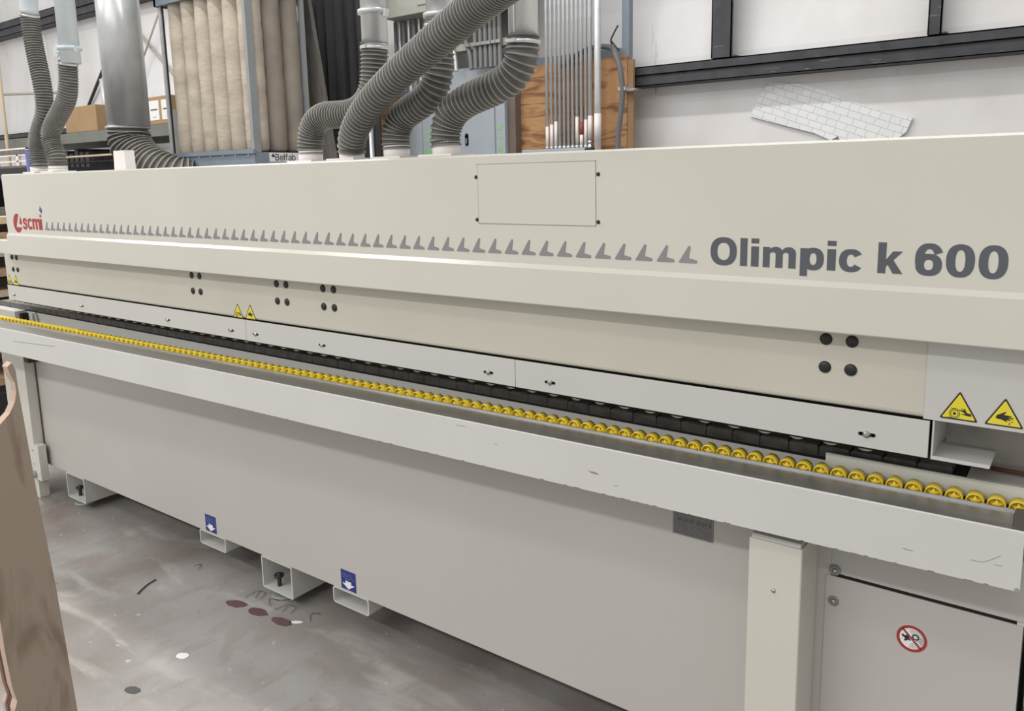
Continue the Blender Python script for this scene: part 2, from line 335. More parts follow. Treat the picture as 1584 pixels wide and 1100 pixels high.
GLYPHS = {"O":[0.533,[[[0.267,-0.007],[0.225,-0.003],[0.186,0.007],[0.15,0.025],[0.119,0.049],[0.092,0.079],[0.07,0.115],[0.053,0.157],[0.044,0.203],[0.04,0.254],[0.044,0.305],[0.053,0.352],[0.07,0.393],[0.092,0.429],[0.119,0.459],[0.15,0.484],[0.186,0.501],[0.225,0.512],[0.267,0.516],[0.309,0.512],[0.348,0.501],[0.384,0.484],[0.415,0.459],[0.442,0.429],[0.464,0.393],[0.48,0.352],[0.49,0.305],[0.493,0.254],[0.49,0.203],[0.48,0.157],[0.464,0.115],[0.442,0.079],[0.415,0.049],[0.384,0.025],[0.348,0.007],[0.309,-0.003]],[[0.267,0.053],[0.296,0.055],[0.324,0.063],[0.349,0.076],[0.372,0.094],[0.392,0.116],[0.408,0.144],[0.42,0.176],[0.428,0.213],[0.43,0.254],[0.428,0.295],[0.42,0.332],[0.408,0.365],[0.392,0.392],[0.372,0.415],[0.349,0.433],[0.324,0.446],[0.296,0.453],[0.267,0.456],[0.237,0.453],[0.21,0.445],[0.184,0.433],[0.161,0.415],[0.142,0.392],[0.125,0.364],[0.113,0.332],[0.106,0.295],[0.103,0.254],[0.106,0.213],[0.113,0.176],[0.125,0.144],[0.142,0.117],[0.161,0.094],[0.184,0.076],[0.21,0.063],[0.237,0.055]]]],"l":[0.189,[[[0.139,-0.002],[0.112,0.0],[0.091,0.008],[0.074,0.02],[0.062,0.037],[0.055,0.059],[0.053,0.084],[0.053,0.509],[0.114,0.509],[0.114,0.099],[0.114,0.083],[0.117,0.071],[0.12,0.062],[0.126,0.057],[0.135,0.053],[0.146,0.052],[0.152,0.052],[0.16,0.053],[0.167,0.054],[0.181,0.003],[0.175,0.001],[0.169,0.0],[0.162,-0.001],[0.154,-0.002],[0.147,-0.002]]]],"i":[0.167,[[[0.053,0.0],[0.053,0.379],[0.114,0.379],[0.114,0.0]],[[0.084,0.443],[0.073,0.444],[0.063,0.448],[0.054,0.455],[0.047,0.463],[0.043,0.472],[0.041,0.483],[0.043,0.494],[0.047,0.504],[0.054,0.512],[0.063,0.518],[0.073,0.522],[0.084,0.524],[0.095,0.522],[0.105,0.518],[0.114,0.512],[0.121,0.504],[0.125,0.494],[0.126,0.483],[0.125,0.472],[0.121,0.463],[0.114,0.455],[0.105,0.448],[0.095,0.444]]]],"m":[0.61,[[[0.053,0.0],[0.053,0.379],[0.112,0.379],[0.112,0.295],[0.114,0.314],[0.122,0.331],[0.132,0.346],[0.144,0.358],[0.158,0.368],[0.172,0.376],[0.187,0.382],[0.203,0.385],[0.219,0.386],[0.245,0.383],[0.268,0.375],[0.287,0.361],[0.303,0.342],[0.314,0.32],[0.321,0.295],[0.312,0.295],[0.318,0.312],[0.326,0.329],[0.337,0.343],[0.35,0.356],[0.364,0.366],[0.381,0.375],[0.398,0.381],[0.417,0.385],[0.437,0.386],[0.458,0.385],[0.478,0.38],[0.497,0.372],[0.514,0.361],[0.529,0.346],[0.541,0.328],[0.55,0.307],[0.555,0.283],[0.557,0.255],[0.557,0.0],[0.496,0.0],[0.496,0.254],[0.493,0.279],[0.485,0.298],[0.473,0.313],[0.456,0.323],[0.438,0.329],[0.419,0.33],[0.402,0.329],[0.387,0.326],[0.374,0.32],[0.363,0.312],[0.353,0.302],[0.345,0.29],[0.34,0.277],[0.336,0.263],[0.335,0.247],[0.335,0.0],[0.274,0.0],[0.274,0.26],[0.272,0.28],[0.265,0.297],[0.253,0.311],[0.238,0.322],[0.22,0.328],[0.199,0.33],[0.185,0.329],[0.171,0.326],[0.158,0.32],[0.145,0.312],[0.135,0.302],[0.126,0.289],[0.119,0.274],[0.115,0.257],[0.114,0.238],[0.114,0.0]]]],"p":[0.424,[[[0.053,-0.143],[0.053,0.379],[0.112,0.379],[0.112,0.319],[0.123,0.327],[0.13,0.336],[0.137,0.346],[0.147,0.355],[0.158,0.364],[0.171,0.373],[0.188,0.379],[0.207,0.383],[0.229,0.384],[0.259,0.382],[0.287,0.374],[0.313,0.361],[0.335,0.342],[0.354,0.32],[0.37,0.293],[0.381,0.261],[0.388,0.227],[0.39,0.189],[0.388,0.151],[0.381,0.116],[0.37,0.084],[0.355,0.057],[0.336,0.034],[0.313,0.016],[0.288,0.003],[0.26,-0.006],[0.229,-0.008],[0.208,-0.007],[0.189,-0.003],[0.173,0.004],[0.159,0.012],[0.147,0.021],[0.138,0.031],[0.13,0.041],[0.124,0.05],[0.118,0.059],[0.114,-0.143]],[[0.22,0.047],[0.242,0.049],[0.262,0.055],[0.279,0.066],[0.294,0.08],[0.306,0.097],[0.316,0.117],[0.323,0.139],[0.327,0.163],[0.328,0.189],[0.327,0.215],[0.323,0.239],[0.316,0.261],[0.307,0.281],[0.295,0.298],[0.28,0.311],[0.262,0.322],[0.243,0.328],[0.22,0.33],[0.198,0.328],[0.178,0.322],[0.161,0.312],[0.147,0.299],[0.134,0.282],[0.125,0.263],[0.118,0.241],[0.114,0.216],[0.113,0.189],[0.114,0.162],[0.118,0.138],[0.125,0.115],[0.135,0.095],[0.147,0.078],[0.162,0.065],[0.179,0.055],[0.198,0.049]]]],"c":[0.396,[[[0.207,-0.008],[0.174,-0.005],[0.144,0.003],[0.117,0.016],[0.093,0.035],[0.072,0.058],[0.056,0.085],[0.044,0.116],[0.037,0.15],[0.034,0.187],[0.037,0.225],[0.044,0.26],[0.056,0.291],[0.072,0.318],[0.093,0.341],[0.117,0.36],[0.144,0.374],[0.174,0.382],[0.207,0.384],[0.226,0.384],[0.243,0.381],[0.26,0.377],[0.276,0.371],[0.291,0.364],[0.305,0.356],[0.318,0.346],[0.33,0.335],[0.34,0.322],[0.349,0.308],[0.356,0.293],[0.362,0.277],[0.303,0.262],[0.3,0.272],[0.295,0.281],[0.29,0.289],[0.284,0.297],[0.278,0.304],[0.27,0.311],[0.261,0.316],[0.252,0.321],[0.242,0.325],[0.231,0.328],[0.22,0.329],[0.207,0.33],[0.184,0.328],[0.163,0.321],[0.145,0.31],[0.13,0.296],[0.118,0.278],[0.108,0.258],[0.102,0.236],[0.098,0.212],[0.096,0.187],[0.098,0.163],[0.102,0.139],[0.108,0.117],[0.118,0.097],[0.13,0.08],[0.145,0.066],[0.163,0.055],[0.184,0.049],[0.207,0.046],[0.22,0.047],[0.232,0.049],[0.243,0.052],[0.253,0.055],[0.262,0.06],[0.271,0.066],[0.279,0.073],[0.285,0.08],[0.292,0.089],[0.297,0.098],[0.301,0.107],[0.304,0.117],[0.363,0.102],[0.357,0.086],[0.35,0.07],[0.341,0.056],[0.331,0.043],[0.319,0.032],[0.306,0.021],[0.292,0.012],[0.277,0.005],[0.261,-0.001],[0.244,-0.005],[0.226,-0.007]]]],"k":[0.381,[[[0.11,0.137],[0.11,0.212],[0.121,0.212],[0.284,0.379],[0.36,0.379],[0.184,0.199],[0.177,0.199]],[[0.053,0.0],[0.053,0.509],[0.114,0.509],[0.114,0.0]],[[0.294,0.0],[0.148,0.186],[0.191,0.229],[0.372,0.0]]]],"6":[0.453,[[[0.226,-0.007],[0.196,-0.004],[0.168,0.003],[0.142,0.015],[0.119,0.031],[0.1,0.051],[0.084,0.074],[0.073,0.101],[0.066,0.13],[0.064,0.162],[0.065,0.187],[0.071,0.212],[0.08,0.239],[0.093,0.268],[0.112,0.302],[0.137,0.34],[0.252,0.509],[0.322,0.509],[0.151,0.261],[0.145,0.261],[0.151,0.27],[0.157,0.279],[0.165,0.288],[0.174,0.295],[0.184,0.302],[0.196,0.307],[0.208,0.311],[0.221,0.313],[0.235,0.314],[0.265,0.312],[0.291,0.305],[0.316,0.295],[0.337,0.28],[0.355,0.262],[0.37,0.24],[0.38,0.215],[0.387,0.187],[0.389,0.157],[0.387,0.127],[0.379,0.098],[0.368,0.073],[0.352,0.05],[0.333,0.03],[0.31,0.014],[0.284,0.003],[0.257,-0.004]],[[0.226,0.048],[0.245,0.05],[0.263,0.055],[0.279,0.063],[0.293,0.073],[0.304,0.086],[0.314,0.101],[0.322,0.119],[0.326,0.137],[0.327,0.157],[0.326,0.178],[0.322,0.196],[0.314,0.213],[0.304,0.228],[0.293,0.241],[0.279,0.251],[0.263,0.259],[0.245,0.264],[0.226,0.265],[0.207,0.264],[0.19,0.259],[0.174,0.252],[0.16,0.241],[0.148,0.229],[0.138,0.214],[0.131,0.197],[0.126,0.179],[0.125,0.158],[0.126,0.138],[0.131,0.119],[0.138,0.102],[0.148,0.086],[0.16,0.073],[0.174,0.063],[0.19,0.055],[0.207,0.05]]]],"0":[0.453,[[[0.227,-0.007],[0.191,-0.003],[0.158,0.007],[0.13,0.024],[0.105,0.048],[0.085,0.077],[0.069,0.113],[0.057,0.155],[0.05,0.202],[0.048,0.254],[0.05,0.306],[0.057,0.353],[0.069,0.395],[0.085,0.431],[0.106,0.461],[0.13,0.484],[0.159,0.502],[0.191,0.512],[0.227,0.516],[0.262,0.512],[0.295,0.502],[0.323,0.484],[0.348,0.461],[0.368,0.431],[0.384,0.395],[0.396,0.353],[0.403,0.306],[0.405,0.254],[0.403,0.202],[0.396,0.155],[0.384,0.113],[0.368,0.077],[0.348,0.048],[0.323,0.024],[0.295,0.007],[0.263,-0.003]],[[0.227,0.05],[0.25,0.052],[0.271,0.06],[0.29,0.074],[0.306,0.092],[0.32,0.116],[0.33,0.144],[0.338,0.176],[0.342,0.213],[0.344,0.254],[0.342,0.295],[0.338,0.332],[0.33,0.365],[0.32,0.393],[0.306,0.416],[0.29,0.435],[0.271,0.449],[0.25,0.457],[0.227,0.46],[0.203,0.457],[0.182,0.449],[0.163,0.435],[0.147,0.416],[0.134,0.393],[0.123,0.365],[0.115,0.332],[0.111,0.295],[0.109,0.254],[0.111,0.213],[0.115,0.176],[0.123,0.144],[0.134,0.116],[0.147,0.092],[0.163,0.074],[0.182,0.06],[0.203,0.052]]]],"s":[0.365,[[[0.182,-0.008],[0.157,-0.007],[0.133,-0.003],[0.112,0.003],[0.093,0.012],[0.076,0.024],[0.062,0.038],[0.05,0.054],[0.041,0.073],[0.036,0.094],[0.094,0.107],[0.101,0.087],[0.111,0.072],[0.124,0.06],[0.141,0.052],[0.16,0.047],[0.181,0.045],[0.206,0.047],[0.227,0.053],[0.244,0.062],[0.258,0.074],[0.265,0.088],[0.268,0.103],[0.266,0.115],[0.262,0.126],[0.254,0.136],[0.243,0.144],[0.229,0.15],[0.212,0.155],[0.149,0.17],[0.118,0.18],[0.092,0.192],[0.072,0.208],[0.058,0.227],[0.05,0.249],[0.047,0.274],[0.049,0.295],[0.055,0.314],[0.065,0.332],[0.079,0.347],[0.095,0.36],[0.115,0.37],[0.137,0.378],[0.161,0.383],[0.187,0.384],[0.212,0.383],[0.234,0.379],[0.254,0.372],[0.271,0.363],[0.286,0.352],[0.299,0.339],[0.309,0.324],[0.318,0.308],[0.324,0.29],[0.268,0.277],[0.262,0.291],[0.254,0.304],[0.243,0.316],[0.228,0.325],[0.21,0.331],[0.187,0.333],[0.166,0.331],[0.147,0.326],[0.131,0.317],[0.119,0.305],[0.111,0.292],[0.109,0.277],[0.11,0.264],[0.115,0.253],[0.124,0.243],[0.136,0.235],[0.152,0.229],[0.172,0.223],[0.229,0.209],[0.261,0.2],[0.287,0.187],[0.306,0.171],[0.32,0.153],[0.328,0.131],[0.331,0.107],[0.329,0.085],[0.323,0.065],[0.312,0.047],[0.298,0.031],[0.281,0.018],[0.26,0.006],[0.236,-0.002],[0.21,-0.007]]]],"B":[0.456,[[[0.06,0.0],[0.06,0.509],[0.241,0.509],[0.274,0.507],[0.304,0.501],[0.329,0.491],[0.35,0.477],[0.367,0.461],[0.381,0.442],[0.39,0.421],[0.396,0.398],[0.398,0.374],[0.397,0.353],[0.393,0.336],[0.387,0.32],[0.378,0.307],[0.368,0.295],[0.356,0.286],[0.343,0.278],[0.329,0.272],[0.315,0.267],[0.331,0.26],[0.347,0.254],[0.363,0.245],[0.378,0.234],[0.391,0.22],[0.402,0.203],[0.411,0.184],[0.416,0.161],[0.418,0.136],[0.416,0.111],[0.41,0.088],[0.4,0.067],[0.386,0.048],[0.368,0.031],[0.344,0.018],[0.317,0.008],[0.284,0.002],[0.247,0.0]],[[0.125,0.057],[0.245,0.057],[0.281,0.06],[0.309,0.067],[0.33,0.08],[0.344,0.096],[0.353,0.115],[0.355,0.137],[0.354,0.153],[0.35,0.169],[0.342,0.184],[0.333,0.197],[0.32,0.209],[0.306,0.218],[0.289,0.225],[0.269,0.229],[0.248,0.231],[0.125,0.231]],[[0.125,0.285],[0.238,0.285],[0.256,0.287],[0.273,0.29],[0.288,0.296],[0.302,0.304],[0.314,0.314],[0.323,0.326],[0.33,0.34],[0.335,0.355],[0.336,0.372],[0.333,0.393],[0.326,0.412],[0.313,0.429],[0.294,0.442],[0.27,0.449],[0.24,0.452],[0.125,0.452]]]],"e":[0.404,[[[0.212,-0.008],[0.177,-0.005],[0.145,0.003],[0.117,0.016],[0.092,0.035],[0.072,0.058],[0.056,0.085],[0.044,0.116],[0.037,0.15],[0.034,0.187],[0.036,0.224],[0.044,0.258],[0.055,0.29],[0.071,0.317],[0.091,0.34],[0.115,0.359],[0.142,0.373],[0.172,0.382],[0.205,0.384],[0.226,0.383],[0.246,0.38],[0.266,0.374],[0.285,0.366],[0.303,0.355],[0.319,0.341],[0.334,0.324],[0.347,0.305],[0.357,0.282],[0.365,0.256],[0.37,0.227],[0.371,0.194],[0.371,0.169],[0.075,0.169],[0.075,0.221],[0.338,0.221],[0.31,0.202],[0.308,0.226],[0.304,0.248],[0.298,0.269],[0.288,0.286],[0.277,0.301],[0.263,0.314],[0.246,0.323],[0.227,0.328],[0.205,0.33],[0.183,0.328],[0.164,0.323],[0.146,0.313],[0.131,0.301],[0.119,0.286],[0.109,0.27],[0.102,0.251],[0.097,0.231],[0.096,0.211],[0.096,0.178],[0.098,0.151],[0.102,0.127],[0.11,0.106],[0.121,0.088],[0.135,0.073],[0.151,0.061],[0.169,0.053],[0.19,0.048],[0.212,0.046],[0.227,0.047],[0.241,0.049],[0.254,0.053],[0.265,0.058],[0.276,0.065],[0.285,0.073],[0.294,0.082],[0.3,0.093],[0.306,0.105],[0.365,0.091],[0.358,0.072],[0.348,0.055],[0.335,0.039],[0.32,0.026],[0.302,0.014],[0.283,0.004],[0.261,-0.003],[0.237,-0.007]]]],"f":[0.254,[[[0.228,0.379],[0.228,0.327],[0.006,0.327],[0.006,0.379]],[[0.081,0.0],[0.081,0.432],[0.082,0.452],[0.087,0.47],[0.096,0.486],[0.107,0.499],[0.12,0.51],[0.135,0.519],[0.152,0.525],[0.169,0.529],[0.187,0.53],[0.201,0.53],[0.212,0.529],[0.222,0.527],[0.231,0.525],[0.238,0.523],[0.243,0.521],[0.227,0.468],[0.22,0.471],[0.215,0.472],[0.209,0.473],[0.202,0.474],[0.195,0.474],[0.178,0.472],[0.164,0.468],[0.154,0.46],[0.147,0.449],[0.143,0.435],[0.142,0.419],[0.142,0.0]]]],"a":[0.389,[[[0.16,-0.009],[0.137,-0.007],[0.115,-0.003],[0.094,0.005],[0.076,0.015],[0.06,0.029],[0.048,0.045],[0.038,0.063],[0.032,0.084],[0.03,0.108],[0.032,0.128],[0.036,0.146],[0.043,0.161],[0.053,0.174],[0.064,0.184],[0.078,0.193],[0.092,0.2],[0.108,0.206],[0.125,0.211],[0.143,0.214],[0.161,0.217],[0.178,0.22],[0.2,0.223],[0.218,0.225],[0.234,0.227],[0.247,0.229],[0.257,0.231],[0.265,0.235],[0.271,0.24],[0.274,0.246],[0.276,0.255],[0.275,0.272],[0.272,0.285],[0.267,0.297],[0.26,0.307],[0.251,0.315],[0.24,0.322],[0.227,0.327],[0.212,0.33],[0.196,0.331],[0.178,0.33],[0.163,0.327],[0.149,0.322],[0.137,0.316],[0.127,0.309],[0.118,0.301],[0.11,0.292],[0.104,0.283],[0.1,0.274],[0.041,0.291],[0.051,0.313],[0.064,0.331],[0.079,0.346],[0.095,0.358],[0.114,0.368],[0.133,0.375],[0.153,0.38],[0.173,0.383],[0.194,0.384],[0.208,0.384],[0.223,0.382],[0.239,0.379],[0.255,0.375],[0.271,0.369],[0.286,0.36],[0.3,0.35],[0.312,0.336],[0.322,0.32],[0.33,0.301],[0.335,0.278],[0.337,0.251],[0.337,0.0],[0.277,0.0],[0.277,0.052],[0.267,0.043],[0.26,0.034],[0.252,0.025],[0.242,0.016],[0.229,0.008],[0.215,0.001],[0.199,-0.004],[0.181,-0.007]],[[0.17,0.045],[0.192,0.047],[0.211,0.051],[0.228,0.059],[0.242,0.068],[0.254,0.08],[0.263,0.093],[0.27,0.108],[0.274,0.122],[0.276,0.138],[0.276,0.19],[0.272,0.187],[0.267,0.184],[0.259,0.182],[0.251,0.18],[0.241,0.178],[0.231,0.176],[0.221,0.174],[0.21,0.173],[0.2,0.171],[0.191,0.17],[0.182,0.169],[0.175,0.168],[0.161,0.166],[0.147,0.163],[0.134,0.159],[0.122,0.153],[0.112,0.147],[0.103,0.139],[0.097,0.13],[0.093,0.118],[0.092,0.105],[0.093,0.093],[0.096,0.082],[0.102,0.072],[0.109,0.064],[0.119,0.057],[0.13,0.052],[0.142,0.048],[0.156,0.046]]]],"b":[0.424,[[[0.229,-0.008],[0.208,-0.007],[0.189,-0.003],[0.172,0.004],[0.159,0.012],[0.147,0.021],[0.138,0.031],[0.13,0.041],[0.123,0.05],[0.118,0.059],[0.112,0.0],[0.053,0.0],[0.053,0.509],[0.114,0.509],[0.114,0.319],[0.123,0.327],[0.13,0.336],[0.137,0.346],[0.147,0.355],[0.158,0.364],[0.171,0.373],[0.188,0.379],[0.207,0.383],[0.229,0.384],[0.259,0.382],[0.287,0.374],[0.313,0.361],[0.335,0.342],[0.354,0.32],[0.37,0.293],[0.381,0.261],[0.388,0.227],[0.39,0.189],[0.388,0.151],[0.381,0.116],[0.37,0.084],[0.355,0.057],[0.336,0.034],[0.313,0.016],[0.288,0.003],[0.26,-0.006]],[[0.22,0.047],[0.242,0.049],[0.262,0.055],[0.279,0.066],[0.294,0.08],[0.306,0.097],[0.316,0.117],[0.323,0.139],[0.327,0.163],[0.328,0.189],[0.327,0.215],[0.323,0.239],[0.316,0.261],[0.307,0.281],[0.295,0.298],[0.28,0.311],[0.262,0.322],[0.243,0.328],[0.22,0.33],[0.198,0.328],[0.178,0.322],[0.161,0.312],[0.147,0.299],[0.134,0.282],[0.125,0.263],[0.118,0.241],[0.114,0.216],[0.113,0.189],[0.114,0.162],[0.118,0.138],[0.125,0.115],[0.135,0.095],[0.147,0.078],[0.162,0.065],[0.179,0.055],[0.198,0.049]]]]}
def offset_loop(l, d):
    """push a closed outline outwards (d > 0) along its vertex normals"""
    ar = sum(l[i-1][0]*l[i][1]-l[i][0]*l[i-1][1] for i in range(len(l)))
    s = 1 if ar > 0 else -1; out = []; n = len(l)
    for i in range(n):
        a, b, c = Vector(l[i-1]), Vector(l[i]), Vector(l[(i+1) % n])
        e, f = (b-a).normalized(), (c-b).normalized(); ne, nf = Vector((e.y, -e.x)), Vector((f.y, -f.x))
        m = ne+nf
        m = ne if m.length < 0.2 else m.normalized()
        out.append(tuple(b+m*(s*d/max(0.55, m.dot(ne)))))
    return out
def glyph_shapes(ch, d=0.0):
    loops = [list(l) for l in GLYPHS[ch][1]]
    def inside(p, l):
        c = False; n = len(l)
        for i in range(n):
            a, b = l[i], l[(i+1) % n]
            if (a[1] > p[1]) != (b[1] > p[1]) and p[0] < (b[0]-a[0])*(p[1]-a[1])/(b[1]-a[1])+a[0]: c = not c
        return c
    holes = [l for l in loops if any(o is not l and all(inside(p, o) for p in l) for o in loops)]
    if ch in 'li': d = 0
    return [[offset_loop(o, d)]+[offset_loop(h, -d) for h in holes if inside(h[0], o)] for o in loops if o not in holes]
def glyph_bbox(ch):
    pts = [p for l in GLYPHS[ch][1] for p in l]
    return min(p[0] for p in pts), max(p[0] for p in pts), min(p[1] for p in pts), max(p[1] for p in pts)
CAP = glyph_bbox('B')[3]
GLYPHS['l'] = [0, [[(0, 0), (.1, 0), (.1, CAP), (0, CAP)]]]
GLYPHS['i'] = [0, [[(0, 0), (.1, 0), (.1, CAP*.72), (0, CAP*.72)], [(0, CAP*.83), (.1, CAP*.83), (.1, CAP), (0, CAP)]]]
def ering(cx, cz, rx, rz, a0=0, a1=360, n=44, e=2.35):
    out = []
    for i in range(n+(a1-a0 < 360)):
        t = math.radians(a0+(a1-a0)*i/n); c, s = math.cos(t), math.sin(t)
        out.append((cx+rx*math.copysign(abs(c)**(2/e), c), cz+rz*math.copysign(abs(s)**(2/e), s)))
    return out
def earc(cx, cz, ox, oz, ix, iz, a0, a1, n=30): return ering(cx, cz, ox, oz, a0, a1, n)+ering(cx, cz, ix, iz, a0, a1, n)[::-1]
def rect(a, b, c, d): return [(a, b), (c, b), (c, d), (a, d)]
def ribbon(pts, w):
    P = [Vector((p[0], p[1], 0)) for p in pts]; P = smooth_path(P, .03 if w > .01 else .004); L, Rr = [], []
    for i, q in enumerate(P):
        t = (P[min(i+1, len(P)-1)]-P[max(i-1, 0)]).normalized(); nn = Vector((-t.y, t.x, 0))*w/2
        L.append((q+nn)[:2]); Rr.append((q-nn)[:2])
    return L+Rr[::-1]
def ribbon_path(pts, w): return [tuple(q) for q in ribbon(pts, w)]
def arch(a, b, c):
    """arch of an m from the stem edge a over the gap to the stem b..c"""
    o = [(a-.04+(c-a+.04)/2*(1-math.cos(t)), .47+.265*math.sin(t)**.75) for t in [PI*i/20 for i in range(21)]]
    q = [(b-(b-a)/2*(1-math.cos(t)), .47+.075*math.sin(t)) for t in [PI*i/12 for i in range(13)]]
    return o+q
# bold grotesque letters drawn on a cap height of one: width, shapes
BOLD = {
 'O': (.99, [[ering(.495, .5, .495, .515), ering(.495, .5, .235, .315)]]),
 '0': (.782, [[ering(.391, .5, .391, .515), ering(.391, .5, .135, .335)]]),
 'l': (.25, [[rect(0, 0, .25, 1)]]),
 'i': (.25, [[rect(0, 0, .25, .72)], [rect(0, .83, .25, 1)]]),
 'c': (.743, [[earc(.375, .36, .375, .385, .13, .205, 32, 328)]]),
 'p': (.788, [[rect(0, -.24, .25, .72)], [ering(.435, .36, .353, .385), ering(.435, .36, .115, .205)]]),
 'm': (1.147, [[rect(0, 0, .245, .72)], [rect(.451, 0, .696, .50)], [rect(.902, 0, 1.147, .50)], [arch(.245, .451, .696)], [arch(.696, .902, 1.147)]]),
 'k': (.765, [[rect(0, 0, .25, 1)], [[(.24, .20), (.24, .43), (.455, .72), (.745, .72), (.475, .44), (.765, 0), (.475, 0), (.305, .285)]]]),
 '6': (.77, [[ering(.392, .335, .378, .35), ering(.392, .335, .130, .165)], [earc(.400, .50, .400, .515, .150, .335, 24, 205)]]),
 's': (.70, [[ribbon([(.60, .50), (.56, .60), (.44, .655), (.28, .645), (.17, .59), (.17, .48), (.28, .415), (.45, .355), (.56, .29), (.56, .16), (.44, .075), (.27, .065), (.14, .12), (.09, .22)], .185)]]),
}
def put_text(mb, items, y, z0, cap, m):
    for ch, x0, x1 in items:
        wd_, shapes = BOLD[ch]
        for i, sh in enumerate(shapes):
            mb.flat(sh, lambda p: (x0+p[0]/wd_*(x1-x0), y, z0+p[1]*cap), m, th=.0006+.00012*i)
# ================================================================ THE HALL
mb = MB(); mb.box((-16, -8, -0.1), (4, 4.1, 0)); struct(mb, 'floor', floor_mat())
wm = wall_mat()
mb = MB()
# back wall with the soft folds of the liner at the girts
prof = [(4.1, 0), (4.1, 0.5), (4.13, 0.9), (4.12, 1.6), (4.10, 2.12), (4.09, 2.2), (4.09, 2.4), (4.13, 2.8), (4.14, 3.2), (4.12, 3.6), (4.09, 3.8), (4.09, 4.0), (4.13, 4.5), (4.1, 6.2), (4.3, 6.2), (4.3, 0)]
mb.prism(prof, 'x', -16, 4, wm)
for x in (-13.3, -12.75, -12.2):
    mb.box((x, 4.085, 2.45), (x+0.03, 4.14, 3.75), wm)
struct(mb, 'wall_back', wm)
def girt(name, x0, x1, z0, z1, zm, label):
    mb = MB()
    mb.box((x0, 3.90, z1-0.008), (x1, 4.10, z1)); mb.box((x0, 3.90, zm), (x1, 3.908, z1))
    mb.box((x0, 3.90, zm), (x1, 3.93, zm+0.006)); mb.box((x0, 3.915, z0), (x1, 3.925, zm)); mb.box((x0, 3.915, z0), (x1, 4.10, z0+0.006))
    o = struct(mb, name, girtm)
    return o
girt('trim_1', -2.955, 3.5, 2.197, 2.337, 2.272, '')
girt('trim_2', -16, -9.2, 3.80, 4.0, 3.9, '')
girt('trim_3', -16, -9.3, 2.20, 2.35, 2.28, '')
def stud(name, x0, x1, z0, z1):
    mb = MB(); mb.box((x0, 3.92, z0), (x0+0.008, 4.08, z1)); mb.box((x0, 3.92, z0), (x1, 3.928, z1)); mb.box((x1-0.008, 3.92, z0), (x1, 3.95, z1))
    mb.box((x0, 3.93, z0-0.0), (x1+0.03, 4.08, z0+0.01))
    return struct(mb, name, girtm)
stud('trim_4', -2.325, -2.178, 2.345, 4.6); stud('trim_5', -0.937, -0.862, 2.345, 4.6)

# patch of silver tape on the liner
mb = MB()
q = [(-1.957, 2.165), (-1.732, 2.133), (-1.6, 2.084), (-1.428, 2.003), (-1.163, 1.906), (-1.019, 1.865), (-1.052, 1.777), (-1.096, 1.742), (-1.46, 1.742), (-1.475, 1.768), (-1.521, 1.743), (-1.631, 1.796), (-1.879, 1.87), (-2.07, 1.93), (-2.09, 1.936), (-2.024, 2.067)]
mb.prism(q, 'y', 4.084, 4.102)
tag(mb.build('wall_patch', patch_mat()), 'patch of silvery white tape pieces on the white wall liner', 'patch')

# ---------------------------------------------------------------- electrical wall
mb = MB(); mb.box((-5.6, 3.84, 0.9), (-2.955, 3.87, 2.425)); mb.box((-2.953, 3.845, 0.9), (-2.905, 3.87, 2.39), palew2 := mat('plywood edge', (0.33, 0.20, 0.10), 0.7, var=0.1))
tag(mb.build('plywood_board', plym), 'tan plywood sheet behind the row of steel conduits', 'board')
mb = MB()
mb.box((-3.015, 3.87, 2.40), (-2.955, 3.93, 4.2)); mb.box((-3.3, 3.872, 2.43), (-3.015, 3.925, 2.49)); mb.box((-4.9, 3.88, 2.43), (-3.3, 3.92, 2.49))
tag(mb.build('angle_iron', bluegrey), 'blue grey steel angle iron above the plywood board', 'angle iron')
# conduits standing in the wireway
mb = MB(); mb.box((-3.83, 3.68, 1.45), (-3.235, 3.80, 1.752), bev=0.004); mb.box((-3.23, 3.68, 1.45), (-3.16, 3.80, 1.742), rubber)
tag(mb.build('wiring_trough', panelgrey), 'light grey wiring trough that the conduits rise out of', 'wiring box')
CX = [-3.623, -3.581, -3.540, -3.501, -3.461, -3.422, -3.383, -3.343, -3.303, -3.263]
tapez = [(1.76, 1.93), (1.76, 1.945), (1.76, 1.965), None, None, None, None, (1.79, 1.99), (1.77, 1.85), (1.77, 1.965)]
for i, x in enumerate(CX):
    r = 0.0125
    t = thing('steel_conduit', ['galvanised conduit standing leftmost in the light grey trough', 'galvanised conduit with a white tape sleeve, second from the left in the trough', 'conduit with the tall white tape sleeve, third from the left in the trough'][i] if i < 3 else
              (['', '', '', 'bare conduit next right of the three taped left ones in the trough', 'bare conduit, second of the four untaped ones in the trough', 'bare conduit, third of the four untaped ones in the trough', 'bare conduit, last of the four untaped ones in the trough'][i] if i < 7 else
               {7: 'galvanised conduit with a white sleeve just left of the red taped one', 8: 'galvanised conduit with a red tape band above a white one', 9: 'galvanised conduit with a white sleeve just right of the red taped one'}[i]), 'conduit', (x, 3.75, 1.747), 0, 'conduits rising from the grey trough')
    part(MB().cyl((x, 3.75, 1.747), r, (0, 0, 1), 2.4, 14), 'pipe', zinc, t)
    part(MB().cyl((x, 3.75, 1.745), r*1.5, (0, 0, 1), 0.03, 14), 'connector', steel, t)
    if tapez[i]:
        part(MB().cyl((x, 3.75, tapez[i][0]), r*1.12, (0, 0, 1), tapez[i][1]-tapez[i][0], 14), 'tape_sleeve', pvc, t)
    if i == 8:
        part(MB().cyl((x, 3.75, 1.855), r*1.14, (0, 0, 1), 0.095, 14), 'tape_band', mat('faded red tape', (0.30, 0.07, 0.08), 0.6), t, 'faded red tape band')
t = thing('steel_conduit', 'slightly thicker conduit with coupling right of the trough row', 'conduit', (-3.212, 3.73, 1.735))
